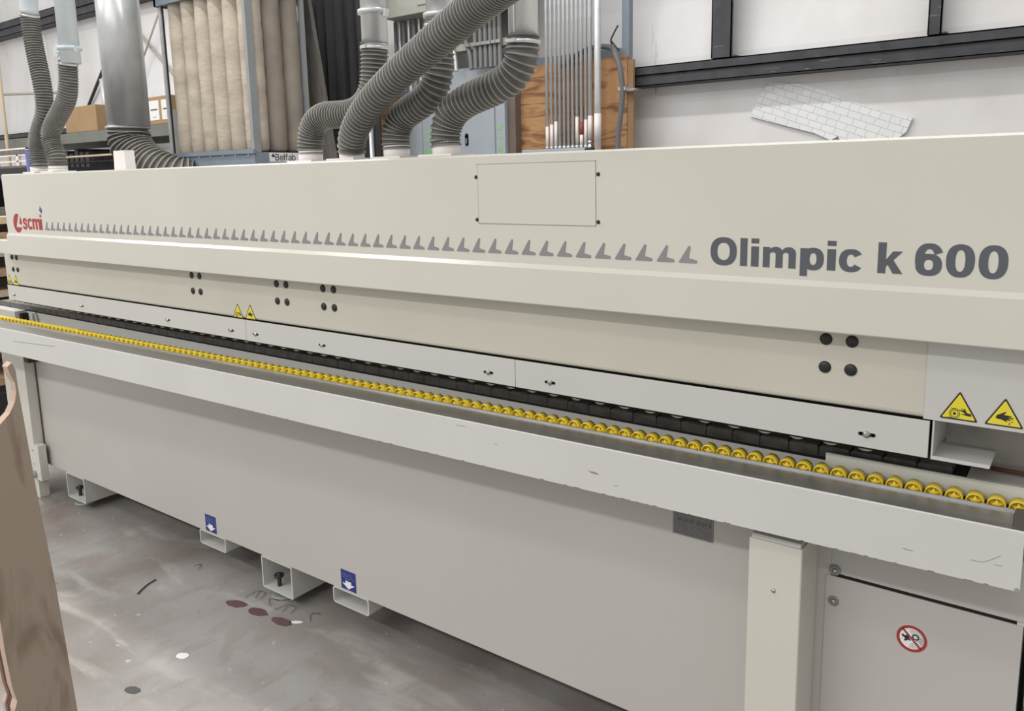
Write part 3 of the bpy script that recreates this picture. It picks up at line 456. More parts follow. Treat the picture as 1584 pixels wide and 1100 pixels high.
part(MB().cyl((-3.212, 3.73, 1.735), 0.017, (0, 0, 1), 2.4, 16), 'pipe', zinc, t)
part(MB().lathe((-3.212, 3.73, 1.735), (0, 0, 1), [(0, .026), (.03, .026), (.035, .018), (.05, .024), (.065, .024), (.07, .018)], 16), 'coupling', chrome, t)
part(MB().cyl((-3.212, 3.73, 1.82), 0.0185, (0, 0, 1), 0.17, 16), 'tape_sleeve', pvc, t)
t = thing('steel_conduit', 'thickest vertical conduit, passing down behind the hood beside the cable', 'conduit', (-3.129, 3.70, 0.6))
part(MB().cyl((-3.129, 3.70, 0.6), 0.026, (0, 0, 1), 3.6, 18), 'pipe', zinc, t)
part(MB().cyl((-3.129, 3.70, 1.80), 0.0275, (0, 0, 1), 0.20, 18), 'tape_sleeve', pvc, t)
mb = MB(); mb.tube([(-2.955, 3.70, 1.3), (-2.955, 3.70, 1.713), (-2.949, 3.70, 1.858), (-2.925, 3.70, 2.036), (-2.918, 3.70, 2.166), (-2.936, 3.70, 2.309), (-2.984, 3.72, 2.419), (-3.054, 3.79, 2.479), (-3.138, 3.79, 2.50), (-3.253, 3.79, 2.495), (-3.371, 3.79, 2.459), (-3.447, 3.79, 2.417), (-3.508, 3.80, 2.386)], 0.021, 12)
t = tag(mb.build('power_cable', mat('grey cable jacket', (0.13, 0.13, 0.14), 0.5)), 'thick grey cable curving over the right edge of the plywood', 'cable')
o = MB().box((-2.975, 3.78, 2.162), (-2.86, 3.84, 2.172)).box((-2.945, 3.69, 2.155), (-2.893, 3.84, 2.18)).build('cable_clip', zinc); o.parent = t
tag(MB().tube([(-3.035, 3.80, 2.45), (-3.07, 3.80, 2.53), (-3.05, 3.80, 2.58), (-3.01, 3.80, 2.64)], 0.006, 8).tube([(-3.07, 3.80, 2.54), (-3.03, 3.80, 2.49), (-3.0, 3.80, 2.46)], 0.006, 8).build('loose_wire', rubber), 'short loose black wire ends sticking up beside the conduits', 'wire')

# two panel cabinets with marked edge strips
def panel_cabinet(x0, x1, xs, ztop, label, handle=None):
    t = thing('electrical_cabinet', label, 'electrical cabinet', (x0, 3.72, 0))
    part(MB().box((x0, 3.72, 0.6), (x1, 3.835, ztop), bev=0.004), 'case', panelgrey, t)
    part(MB().box((x0+0.01, 3.705, 0.65), (xs-0.004, 3.719, ztop-0.02), bev=0.002), 'door', panelgrey, t)
    for zz in ((1.755, 1.79), (1.86, 1.88), (1.93, 1.96)):
        part(MB().box((xs+0.02, 3.7185, zz[0]), (x1-0.03, 3.7195, zz[1])), 'marker', greenm, t, 'smudged green marker label')
    if handle:
        mb = MB(); hx, hz = handle
        mb.cyl((hx, 3.704, hz+0.035), 0.018, (0, -1, 0), 0.004, 16).cyl((hx, 3.704, hz-0.035), 0.018, (0, -1, 0), 0.004, 16).box((hx-0.018, 3.70, hz-0.035), (hx+0.018, 3.704, hz+0.035))
        h = part(mb, 'handle', black, t)
        sub(MB().box((hx-0.009, 3.688, hz-0.035), (hx+0.009, 3.70, hz+0.01), bev=0.003), 'latch', chrome, h, t)
    return t
panel_cabinet(-5.2, -4.80, -4.94, 2.43, 'grey electrical cabinet seen behind the two left hoses')
panel_cabinet(-4.68, -4.025, -4.12, 2.455, 'larger grey electrical cabinet with black recessed handle', (-4.424, 1.862))
mb = MB(); mb.box((-4.022, 3.76, 0.0), (-3.945, 3.838, 2.385)); tag(mb.build('timber_post', mat('grey brown timber', (0.15, 0.12, 0.10), 0.8, var=0.12)), 'grey brown timber upright between the cabinet and the plywood', 'post')
# beige switch box high on the wall
t = thing('switchgear_box', 'beige grey switchgear box hanging high above the hoses', 'electrical box', (-4.4, 3.7, 2.9))
part(MB().box((-5.10, 3.45, 2.90), (-3.80, 3.84, 4.2), bev=0.005), 'case', beigebox, t)
part(MB().box((-4.70, 3.44, 2.96), (-3.9, 3.449, 4.15)), 'cover', beigebox, t)
# conduits below it, on a strut rail
BX = [(-5.02, .014), (-4.97, .014), (-4.92, .016), (-4.86, .014), (-4.80, .02), (-4.74, .014), (-4.68, .02), (-4.62, .014), (-4.36, .018), (-4.20, .019), (-4.14, .019), (-4.085, .019), (-4.035, .019), (-3.985, .019), (-3.94, .017), (-3.895, .017)]
for i, (x, r) in enumerate(BX):
    x *= 1.023
    bend = 0.05 if i in (8, 9) else 0.0
    t = thing('steel_conduit', ['leftmost', 'second', 'third', 'fourth', 'fifth', 'sixth', 'seventh', 'eighth'][i]+' from the left of the conduits under the beige box, left of the diagonal hose' if i < 8 else ('bright bent conduit just right of the diagonal hose' if i == 8 else 'grey conduit clamped to the strut rail above the larger cabinet, '+['', 'leftmost of seven', 'second of seven', 'third of seven', 'middle one of seven', 'fifth of seven', 'sixth of seven', 'rightmost of seven'][i-8]), 'conduit', (x, 3.6, 2.42), 0, 'conduits left of the diagonal hose' if i < 8 else ('conduits above the larger cabinet' if i > 8 else None))
    part(MB().tube([(x-bend, 3.62, 2.90), (x-bend, 3.62, 2.70), (x, 3.62, 2.55), (x+bend*.3, 3.62, 2.30 if i < 8 else 2.42)], r, 12), 'pipe', zinc if i in (1, 3, 5, 7, 8) else mat('grey plastic conduit', (0.20, 0.205, 0.21), 0.5), t)
    if i > 8: part(MB().box((x-r-.008, 3.585, 2.60), (x+r+.008, 3.6, 2.625)), 'clamp', chrome, t)
t = MB().box((-4.55, 3.64, 2.585), (-3.80, 3.68, 2.64)).box((-4.55, 3.66, 2.60), (-3.80, 3.84, 2.61)).build('strut_rail', beigebox)
tag(t, 'horizontal slotted strut rail carrying the clamped grey conduits', 'rail')

tag(MB().box((-5.45, 3.93, 2.40), (-4.05, 3.95, 4.2)).build('grey_board', mat('grey weathered board', (0.26, 0.25, 0.25), 0.8, var=0.3, scale=4)), 'mottled grey board on the wall behind the conduits under the beige box', 'board')

# ---------------------------------------------------------------- dust filter
FX0, FX1, FY0, FY1 = -6.60, -5.407, 2.28, 2.84
t = thing('dust_filter', 'blue grey dust filter unit hung with rows of cloth bags', 'dust collector', ((FX0+FX1)/2, (FY0+FY1)/2, 0))
part(MB().box((FX0-.02, FY0-.02, 0.35), (FX1, FY1, 1.775), bev=0.006), 'base_box', bluegrey, t)
for x, y in ((FX0, FY0), (FX1-.05, FY0), (FX0, FY1-.05), (FX1-.05, FY1-.05)):
    part(MB().box((x, y, 0), (x+.05, y+.05, 0.36)), 'leg', bluegrey, t)
part(MB().box((FX0-.012, FY0-.01, 1.70), (FX0+.022, FY0+.004, 3.04)).box((FX0+.022, FY0+.002, 1.70), (FX0+.042, FY0+.008, 3.04), black), 'corner_post', zinc, t, 'light steel corner post')
part(MB().box((FX1-.035, FY0-.015, 1.776), (FX1-.0005, FY0+.05, 3.04)), 'corner_post', mat('grey steel post', (0.27, 0.285, 0.30), 0.5), t)
part(MB().box((FX1-.04, FY1-.035, 1.776), (FX1-.0005, FY1, 3.04)), 'corner_post', mat('grey steel post', (0.27, 0.285, 0.30), 0.5), t)
part(MB().box((FX0-.04, FY0-.03, 3.03), (FX1+.01, FY0+.02, 3.3)).box((FX0-.04, FY1-.02, 3.03), (FX1+.01, FY1+.02, 3.3)).box((FX1-.02, FY0-.03, 3.03), (FX1+.01, FY1, 3.3)).box((FX0-.04, FY0-.03, 3.03), (FX0-.01, FY1, 3.3)).box((FX0, FY0, 3.20), (FX1, FY1, 3.24)), 'top_frame', bluegrey, t)
part(MB().box((FX0-.02, FY0-.035, 1.765), (FX1+.01, FY0-.005, 1.80)), 'rim', bluegrey, t)
for i in range(7):
    x = FX0+0.1+i*0.17
    part(MB().cyl((x, FY0-.02, 1.755), 0.008, (0, -1, 0), .006, 10), 'bolt', zinc, t)
def bag_mb(x, y, r, seed):
    rr = random.Random(seed); pr = [(0, r*.80), (.02, r*.98)]; n = 16
    for i in range(1, n): pr.append((.02+i/n*1.40, r*(1+rr.uniform(-.035, .035))))
    pr += [(1.44, r*.96), (1.46, r*.7)]
    mb = MB(); mb.lathe((x, y, 1.785), (0, 0, 1), pr, 20); return mb
for i in range(6):
    for j in range(3):
        x = -6.452+i*.190; y = FY0+.093+j*.18
        if 0 < j and i < 5: continue
        dk = (i == 5 and j > 0)
        part(bag_mb(x, y, (.094, .089)[i == 5], i*7+j), 'filter_bag', bagd if dk else bag, t, 'grey filter bag, darkened for the shaded side' if dk else None)
part(MB().box((FX0+.03, FY0+.2, 1.78), (FX1-.17, FY1-.02, 3.2)), 'inner_bags', bagd, t)
o = part(MB().box((FX1, 2.40, 1.70), (FX1+.003, 2.715, 1.772)), 'name_plate', whitem, t, 'white name plate reading Belfab')
mb = MB(); s = .052/CAP; x = 2.455
for ch in 'Belfab':
    a, b, _, _ = glyph_bbox(ch)
    for sh in glyph_shapes(ch, .005): mb.flat(sh, lambda p: (FX1+.0035, x+(p[0]-a)*s, 1.71+p[1]*s), nrm=(1, 0, 0))
    x += (b-a)*s*1.0+.006
sub(mb, 'lettering', signk, o, t)
sub(MB().flat([[(2.415, 1.745), (2.435, 1.765), (2.452, 1.745), (2.44, 1.732)]], lambda p: (FX1+.0035, p[0], p[1]), nrm=(1, 0, 0)), 'emblem', bluem, o, t)

# ---------------------------------------------------------------- hoses
def hose_mb(pts, r, pitch=0.018, seg=26):
    mb = MB(); k0 = mb.mi(hosem); k1 = mb.mi(ridgem)
    P = smooth_path(pts, pitch/8); prev = None; u = None; first = None
    prof = [1.0, 0.975, 0.915, 0.885, 0.87, 0.885, 0.915, 0.975]
    for i, p in enumerate(P):
        tt = (P[min(i+1, len(P)-1)]-P[max(i-1, 0)]).normalized()
        u = (tt.orthogonal() if u is None else (u-tt*u.dot(tt))).normalized(); v = tt.cross(u)
        rr = r*prof[i % 8]
        ring = [mb.bm.verts.new(p+(u*math.cos(2*PI*j/seg)+v*math.sin(2*PI*j/seg))*rr) for j in range(seg)]
        if prev:
            for j in range(seg):
                f = mb.bm.faces.new((prev[j], prev[(j+1) % seg], ring[(j+1) % seg], ring[j])); f.smooth = True
                f.material_index = k1 if (i % 8) in (1, 0) else k0
        else: first = ring
        prev = ring
    mb.bm.faces.new(first); mb.bm.faces.new(prev)
    return mb
HOSES = {'h1': [(-3.947, 0.03, 1.622), (-3.945, 0.03, 1.645), (-3.95, 0.03, 1.675), (-3.945, 0.03, 1.734), (-3.907, 0.03, 1.791), (-3.84, 0.03, 1.86), (-3.824, 0.03, 1.93), (-3.829, 0.03, 2.002), (-3.844, 0.03, 2.074), (-3.859, 0.03, 2.145), (-3.869, 0.03, 2.216), (-3.872, 0.03, 2.286), (-3.867, 0.03, 2.303)], 'h2': [(-3.767, 0.03, 1.624), (-3.767, 0.03, 1.64), (-3.769, 0.03, 1.677), (-3.792, 0.03, 1.721), (-3.806, 0.03, 1.757), (-3.789, 0.03, 1.792), (-3.727, 0.03, 1.839), (-3.649, 0.03, 1.89), (-3.609, 0.03, 1.929), (-3.586, 0.03, 1.981), (-3.578, 0.03, 2.028), (-3.571, 0.03, 2.068)], 'h3': [(-2.081, 0.06, 1.634), (-2.08, 0.06, 1.662), (-2.07, 0.06, 1.703), (-2.043, 0.06, 1.734), (-2.0, 0.06, 1.749), (-1.95, 0.06, 1.749), (-1.889, 0.06, 1.749), (-1.837, 0.06, 1.761), (-1.798, 0.06, 1.787), (-1.779, 0.06, 1.824), (-1.771, 0.06, 1.866), (-1.766, 0.06, 1.926), (-1.765, 0.06, 1.943)], 'h4': [(-1.854, 0.03, 1.632), (-1.847, 0.025, 1.657), (-1.816, 0.012, 1.694), (-1.757, -0.009, 1.733), (-1.671, -0.037, 1.775), (-1.544, -0.072, 1.825), (-1.414, -0.114, 1.863), (-1.288, -0.163, 1.895), (-1.161, -0.219, 1.922), (-1.052, -0.281, 1.932), (-0.951, -0.35, 1.933)], 'h5': [(-1.683, 0.05, 1.635), (-1.683, 0.05, 1.66), (-1.677, 0.05, 1.693), (-1.655, 0.05, 1.723), (-1.616, 0.05, 1.743), (-1.567, 0.05, 1.764), (-1.53, 0.05, 1.792), (-1.511, 0.05, 1.828), (-1.506, 0.05, 1.863), (-1.504, 0.05, 1.898), (-1.5, 0.05, 1.941), (-1.497, 0.05, 1.971)], 'h6': [(-1.473, 0.03, 1.635), (-1.474, 0.03, 1.656), (-1.467, 0.03, 1.691), (-1.442, 0.03, 1.725), (-1.391, 0.03, 1.751), (-1.329, 0.03, 1.768), (-1.274, 0.03, 1.784), (-1.233, 0.03, 1.808), (-1.211, 0.03, 1.842), (-1.206, 0.03, 1.876), (-1.205, 0.03, 1.894)]}
hl = {'h1': 'thin grey ribbed hose at the far left, behind the other left hose',
      'h2': 'grey ribbed hose curving down from the light blue pipe with blast gate',
      'h3': 'dark ribbed hose arching left from the first steel pipe',
      'h4': 'wide grey ribbed hose running diagonally up across the others',
      'h5': 'dark ribbed hose in an S bend just right of the diagonal hose',
      'h6': 'dark ribbed hose in an S bend down from the rightmost steel pipe'}
hp_ = {'h1': .0112, 'h2': .0105, 'h3': .0118, 'h4': .0172, 'h5': .0135, 'h6': .0150}
hr = {'h1': .039, 'h2': .040, 'h3': .0425, 'h4': .0435, 'h5': .0435, 'h6': .0445}
for k in ('h1', 'h2', 'h3', 'h4', 'h5', 'h6'):
    pts = HOSES[k]
    t = tag(hose_mb(pts, hr[k], hp_[k]).build('flexible_hose', hosem), hl[k], 'hose', 'dust hoses on the machine hood')
    p, q = Vector(pts[-1]), Vector(pts[-2]); d = (p-q).normalized()
    if k != 'h4':
        mb = MB(); mb.cyl(p-d*.018, hr[k]*1.0, d, .009, 28, inner=hr[k]*.88)
        if k != 'h5': mb.box(p-d*.018+Vector((-.010, -hr[k]*1.10, .0)), p-d*.018+Vector((.010, -hr[k]*.95, .009)))
        o = mb.build('hose_clamp', zinc); o.parent = t
def pipe(name, x, y, z0, z1, r, m, label, ring=None, seg=28):
    t = thing(name, label, 'pipe', (x, y, z0))
    part(MB().cyl((x, y, z0), r, (0, 0, 1), z1-z0, seg), 'pipe_body', m, t)
    if ring:
        part(MB().lathe((x, y, ring), (0, 0, 1), [(-.008, r*1.0), (-.006, r*1.22), (.006, r*1.22), (.008, r*1.0)], seg), 'flange_ring', m, t)
        part(MB().box((x+r*1.1, y-.008, ring-.018), (x+r*1.38, y+.008, ring+.004), bev=.002), 'clamp', zinc, t)
    return t
pipegrey = mat('dull galvanised pipe', (0.60, 0.61, 0.62), 0.32, 0.4, var=0.14, scale=9, stretch=(3, 3, .5))
palepipe = mat('pale blue pipe', (0.60, 0.66, 0.70), 0.38, 0.1, var=0.05)
pipe('duct_pipe', -1.762, .06, 1.925, 2.9, .0385, pipegrey, 'steel duct pipe with clamp ring, leftmost of the three over the hoses', 2.03)
pipe('duct_pipe', -1.496, .05, 1.955, 2.9, .0385, pipegrey, 'steel duct pipe partly hidden by the diagonal hose', 1.985)
t = pipe('duct_pipe', -1.204, .03, 1.885, 2.9, .0375, pipegrey, 'rightmost steel duct pipe ending in a bright hose clamp')
part(MB().box((-1.206, .03-.0395, 1.90), (-1.202, .03-.036, 2.9)), 'seam', steel, t)
t = pipe('duct_pipe', -3.545, .03, 2.055, 2.9, .0395, palepipe, 'pale blue pipe with blast gate beside the left hoses', 2.115)
part(MB().cyl((-3.655, .03, 2.118), .026, (0, -1, 0.0), .006, 20).box((-3.655, .022, 2.108), (-3.58, .034, 2.124)), 'gate_paddle', palepipe, t)
tag(MB().tube([(-3.868, .03, 2.285), (-3.868, .03, 2.34), (-3.85, .03, 2.42), (-3.78, .03, 2.50), (-3.70, .03, 2.56)], .0365, 26).build('duct_elbow', palepipe), 'pale pipe elbow feeding the far left hose', 'pipe')
# big filter duct
DX, DY, DR = -6.62, 2.0-.0, .185
dmat = mat('grey spiral duct', (0.46, 0.47, 0.475), 0.30, 0.35, var=0.12, scale=5)
t = thing('filter_duct', 'large grey metal duct standing left of the filter bags', 'duct', (-6.78, 2.0, 2.0))
part(MB().cyl((-6.76, 2.0, 2.03), .170, (0, 0, 1), 1.6, 36), 'duct_body', dmat, t)
part(MB().lathe((-6.78, 2.0, 2.03), (0, 0, 1), [(-.02, .170), (-.012, .180), (.0, .180), (.006, .170)], 36), 'bead', dmat, t)
mb = MB(); k0 = mb.mi(hosem)
hp = [(-6.78, 2.0, 2.03), (-6.78, 2.0, 1.95), (-6.74, 2.0, 1.85), (-6.62, 2.02, 1.74), (-6.48, 2.06, 1.66), (-6.36, 2.14, 1.60), (-6.30, 2.24, 1.57)]
o = hose_mb(hp, .178, .042, 40).build('flexible_hose', hosem)
tag(o, 'wide black ribbed hose bending from the large duct into the filter', 'hose')

# black sheeting, leaning board and short post
mb = MB()
n = 24; pts = [(-5.97+i*(.90/n), 3.30+.03*math.sin(i*1.9)+.015*math.sin(i*4.1)) for i in range(n+1)]
mb.prism(pts+[(x, y+.012) for x, y in reversed(pts)], 'z', 0.02, 3.6)
tag(mb.build('black_sheet', blackp), 'black plastic sheeting hanging behind the hoses', 'sheet')
def leaning(a, b, w, th, m, name, label, cat):
    a, b = Vector(a), Vector(b); mb = MB(); mb.box((-w/2, -th/2, 0), (w/2, th/2, (b-a).length), bev=.003)
    o = mb.build(name, m); z = (b-a).normalized(); x = Vector((1, 0, 0)); x = (x-z*x.dot(z)).normalized(); y = z.cross(x)
    o.matrix_world = Matrix.Translation(a) @ Matrix((x, y, z)).transposed().to_4x4(); return tag(o, label, cat)
leaning((-5.03, 2.95, 0.02), (-5.65, 2.99, 3.45), .150, .04, woodd, 'leaning_plank', 'weathered grey plank leaning between the filter and the black sheet', 'plank')
tag(MB().cyl((-4.44, 2.6, 0), .018, (0, 0, 1), 1.925, 16).build('steel_tube', steel), 'short shiny steel tube end behind the diagonal hose', 'tube')
mb = MB(); mb.box((-6.15, 3.20, 0.0), (-5.74, 3.23, 2.95)); tag(mb.build('yellow_panel', mat('olive panel', (0.20, 0.17, 0.05), 0.7)), 'olive yellow panel edge showing right of the filter bags', 'panel')

# ---------------------------------------------------------------- pallet rack with cartons
t = thing('pallet_rack', 'grey green storage rack behind the large duct', 'rack', (-9.6, 3.4, 0))
for x in (-12.1, -7.62):
    part(MB().box((x-.04, 2.95, 0), (x+.04, 3.02, 2.28)).box((x-.04, 3.75, 0), (x+.04, 3.82, 2.28)), 'upright', rackm, t)
for y in (2.96, 3.78):
    part(MB().box((-12.1, y, 2.03), (-7.62, y+.05, 2.15), bev=.005), 'beam', rackm, t)
part(MB().box((-12.1, 2.98, 2.13), (-7.62, 3.8, 2.15)), 'deck', rackm, t)
part(MB().box((-12.1, 2.98, 1.0), (-7.62, 3.8, 1.06)), 'deck', rackm, t)
def carton(x0, x1, y0, y1, z0, z1, label, labels=()):
    t = thing('cardboard_box', label, 'box', ((x0+x1)/2, (y0+y1)/2, z0))
    part(MB().box((x0, y0, z0), (x1, y1, z1), bev=.008), 'carton', cardm, t)
    for a, b, c, d in labels:
        part(MB().box((a, y0-.003, c), (b, y0-.0005, d)).box((a+.03, y0-.004, d-.10), (b-.03, y0-.003, d-.085), plated).box((a+.06, y0-.004, c+.03), (b-.06, y0-.003, c+.035), plated), 'label', whitem, t)
    return t
carton(-10.05, -9.30, 3.0, 3.13, 2.155, 2.45, 'open brown carton on the rack left of the large duct')
carton(-9.03, -8.80, 3.0, 3.4, 2.155, 2.455, 'brown carton on the rack just behind the large duct')
carton(-8.75, -7.75, 3.0, 3.4, 2.155, 2.44, 'brown carton with white labels beside the filter frame', ((-8.17, -7.98, 2.20, 2.40), (-7.93, -7.79, 2.20, 2.40)))
tag(MB().cyl((-9.62, 3.32, 2.155), .07, (0, 0, 1), .62, 18).build('steel_tube', zinc), 'upright silver tube standing behind the left carton', 'tube')
# dark plate stack below the shelf
mb = MB()
for i in range(9): mb.box((-10.9+i*.13, 3.1, 1.06), (-10.9+i*.13+.09, 3.7, 1.95+.03*math.sin(i*2.3)))
tag(mb.build('panel_stack', mat('dark panel edges', (0.05, 0.045, 0.05), 0.6, var=0.5, scale=20)), 'dark sheet panels standing on the rack under the cartons', 'panels')
for y, z, lb in ((2.9, 1.87, 'upper of two thin bars crossing below the rack beam'), (2.88, 1.80, 'lower of two thin bars crossing below the rack beam')):
    tag(MB().cyl((-10.9, y, z), .012, (1, 0, 0), 2.6, 10).build('cross_bar', palew if z > 1.85 else black), lb, 'bar')
# wind bracing rods and electrical droppers on the wall
def rod(a, b, r, m, label, name='brace_rod', cat='rod'):
    a, b = Vector(a), Vector(b); return tag(MB().cyl(a, r, b-a, (b-a).length, 10).build(name, m), label, cat)
rod((-10.35, 4.082, 3.62), (-9.1, 4.082, 2.62), .02, mat('pale rod', (0.42, 0.38, 0.34), 0.5), 'diagonal wind brace with turnbuckle left of the filter')
rod((-10.35, 4.03, 2.75), (-9.25, 4.03, 3.95), .012, mat('pale rod', (0.42, 0.38, 0.34), 0.5), 'thin rising brace crossing behind the diagonal wind brace')
rod((-11.65, 4.075, 2.62), (-10.85, 4.075, 3.34), .022, girtm, 'dark brace rod between the blue pipe and the large duct')
rod((-11.37, 2.85, 0), (-11.3, 2.85, 4.1), .022, palew, 'pale vertical pole with black clamp at the far left', 'pole', 'pole')
rod((-10.20, 2.85, 0), (-10.2, 2.85, 3.6), .03, mat('brown pole', (0.22, 0.18, 0.14), 0.5), 'brown twin pole behind the blast gate', 'pole', 'pole')
rod((-12.5, 3.1, 2.79), (-9.9, 3.1, 2.64), .018, mat('pale rod', (0.42, 0.38, 0.34), 0.5), 'thin horizontal rod behind the left hoses')

# work-cart and timber at the far left
t = thing('timber_rack', 'low rack of stacked timber seen past the left end of the machine', 'timber rack', (-6.9, .5, 0))
for i, z in enumerate((0.28, 0.48, 0.66, 0.84, 0.98, 1.10, 1.21, 1.31)):
    part(MB().box((-7.6+.05*(i % 3), .1, z), (-5.62-.07*(i % 2), .75, z+.045)), 'plank', (lumber, palew, lumber, palew)[i % 4], t)
    part(MB().box((-7.5, .15, z+.045), (-7.4, .7, z+.10)).box((-6.0, .15, z+.045), (-5.9, .7, z+.10)), 'spacer', woodd, t)
part(MB().box((-7.6, .1, 0), (-7.5, .75, .28)).box((-5.9, .1, 0), (-5.8, .75, .28)), 'foot', girtm, t)
t = thing('trolley', 'white framed trolley with a brown top behind the left hoses', 'trolley', (-7.0, 1.1, 0))
part(MB().box((-7.6, .82, 1.60), (-5.93, 1.4, 1.675)), 'deck', blackp, t)
part(MB().box((-7.6, .83, 1.675), (-5.93, .87, 1.69)).box((-7.6, .83, 1.765), (-6.0, .87, 1.80)), 'top_board', woodd, t)
part(MB().box((-5.99, .83, 1.69), (-5.955, .85, 1.81)).box((-6.15, .83, 1.69), (-6.12, .85, 1.765)).box((-7.6, .83, 1.80), (-5.955, .85, 1.81)).box((-7.6, .83, 1.715), (-5.99, .84, 1.724)).box((-7.6, .83, 1.757), (-5.99, .84, 1.766)), 'frame', pvc, t)
part(MB().box((-7.6, .82, 0), (-7.54, 1.4, 1.60)).box((-6.0, .82, 0), (-5.94, 1.4, 1.60)), 'side', blackp, t)
tag(MB().cyl((-5.865, .79, 0), .016, (0, 0, 1), 1.79, 16).build('blue_post', bluem), 'narrow bright blue post showing just left of the far left hose', 'post')
# ================================================================ THE MACHINE
mach = thing('edge_banding_machine', 'long cream edge banding machine with grey lettering and a roller rail', 'machine', (-2.1, 0.4, 0))
XL, XR = -4.037, 0.9
# hood
hp = [(-.100, 1.5985), (-.094, 1.603), (.86, 1.603), (.86, 1.16), (-.05, 1.16), (-.05, 1.242), (-.106, 1.2395), (-.1085, 1.242), (-.1085, 1.3275), (-.100, 1.3377)]
part(MB().prism(hp, 'x', XL, XR), 'hood', cream, mach)
part(MB().prism([(-.105, 1.30), (-.10, 1.305), (.3, 1.305), (.3, 1.242), (-.105, 1.242)], 'x', -4.15, XL), 'hood_end', cream, mach)
pass
for x, z in ((-4.05, 1.57), (-4.05, 1.36)):
    part(MB().cyl((x+.013, -.07, z), .009, (-1, 0, 0), .012, 12), 'hinge_pin', zinc, mach)
# inspection panel: a hairline seam around a slightly proud plate
o = part(MB().box((-1.258, -.1012, 1.4335), (-.9195, -.095, 1.578)), 'inspection_panel', cream, mach)
mb = MB(); y = -.1008
for a, b in (((-1.2596, 1.5772), (-.9182, 1.5796)), ((-1.2596, 1.4320), (-.9182, 1.4336)), ((-1.2596, 1.432), (-1.2578, 1.5796)), ((-.9200, 1.432), (-.9184, 1.5796))):
    mb.box((a[0], y, a[1]), (b[0], -.097, b[1]))
part(mb, 'panel_seam', mat('seam shadow line', (0.30, 0.28, 0.22), 0.8), mach)
for x, z in ((-1.2645, 1.548), (-.9125, 1.549), (-1.2645, 1.442), (-.9125, 1.442)):
    part(MB().lathe((x, -.1, z), (0, -1, 0), [(0, .0046), (.0015, .0046), (.003, .0032), (.0035, .001)], 16), 'panel_screw', rubber, mach)
# arrows
mb = MB()
L_ = [(-.0235, .0022), (-.0035, .0335), (-.0022, .0357), (.0, .0362), (.0016, .0350), (.0020, .0330), (-.0018, .0105), (.0150, .0066), (.0168, .0052), (.0172, .0028), (.0160, .0004), (.0140, 0), (-.0215, 0), (-.0235, .0008)]
for i in range(58):
    x = -3.635+i*(3.635-.691)/57
    mb.flat([L_], lambda p: (x+p[0], -.1, 1.3595+p[1]), th=.0012)
part(mb, 'arrow_stripe', arrowm, mach)
# words
mb = MB(); put_text(mb, [('O', -0.6442, -0.5883), ('l', -0.581, -0.5664), ('i', -0.5584, -0.5429), ('m', -0.5345, -0.4697), ('p', -0.4615, -0.417), ('i', -0.411, -0.3952), ('c', -0.3892, -0.3472), ('k', -0.3212, -0.279), ('6', -0.2594, -0.216), ('0', -0.2102, -0.166), ('0', -0.1604, -0.1169)], -.1, 1.3590, .0565, letterm); part(mb, 'lettering', letterm, mach, 'slate grey lettering reading Olimpic k 600')
mb = MB(); put_text(mb, [('s', -3.8745, -3.8264), ('c', -3.8235, -3.7778), ('m', -3.7758, -3.6987), ('i', -3.6985, -3.6825)], -.1, 1.3590, .066, redm)
# emblem: a disc with an L shaped notch
C_ = (-3.924, 1.3845); Rx, Rz = .0435, .0425
arc = lambda a0, a1, n: [(C_[0]+Rx*math.cos(math.radians(a0+(a1-a0)*i/n)), C_[1]+Rz*math.sin(math.radians(a0+(a1-a0)*i/n))) for i in range(n+1)]
mb.flat([arc(68, 338, 30)[:-1] + [(-3.884, 1.366), (-3.941, 1.366)]], lambda p: (p[0], -.1, p[1]), redm)
mb.flat([[(-3.8935, 1.4165), (-3.886, 1.404), (-3.882, 1.390), (-3.881, 1.377), (-3.907, 1.382)]], lambda p: (p[0], -.1, p[1]), redm)
part(mb, 'logo', redm, mach, 'red logo with scmi lettering')
part(MB().flat([[(-3.690, 1.437), (-3.698, 1.447), (-3.688, 1.452), (-3.688, 1.462), (-3.674, 1.452), (-3.668, 1.440), (-3.677, 1.430)]], lambda p: (p[0], -.1, p[1])), 'sticker', mat('faded blue print', (0.06, 0.09, 0.2), 0.5), mach)
# collars on top
for k, n in (('h1', .0), ('h2', .0), ('h3', 0), ('h4', 0), ('h5', 0), ('h6', 0)):
    p = HOSES[k][0]
    part(MB().cyl((p[0], p[1], 1.60), .0385, (0, 0, 1), p[2]-1.60+.012, 28), 'hose_collar', pvc, mach)
    part(MB().box((p[0]-.06, p[1]-.05, 1.606), (p[0]+.06, p[1]+.05, 1.612)), 'collar_plate', pvc, mach)
part(MB().prism([(-3.277, 1.60), (-3.185, 1.60), (-3.188, 1.683), (-3.272, 1.683)], 'y', .03, .072), 'outlet_box', pvc, mach, 'white outlet box')

# guard with rounded lower edge
gp = [(-.056, 1.2415), (-.060, 1.241), (-.060, 1.0945), (-.0588, 1.0895), (-.0560, 1.0862), (-.052, 1.0850), (.0, 1.085), (.0, 1.2415)]
part(MB().prism(gp, 'x', -4.215, -.2355), 'guard', cream2, mach)
part(MB().prism([(-.0622, 1.2415), (-.0622, 1.0845), (.10, 1.083), (.10, 1.2415)], 'x', -.2350, XR), 'end_guard', greyw, mach, 'greyer end guard with two warning signs')
part(MB().box((-4.215, -.045, 1.0), (-.226, .02, 1.086)), 'gap_strip', black, mach)
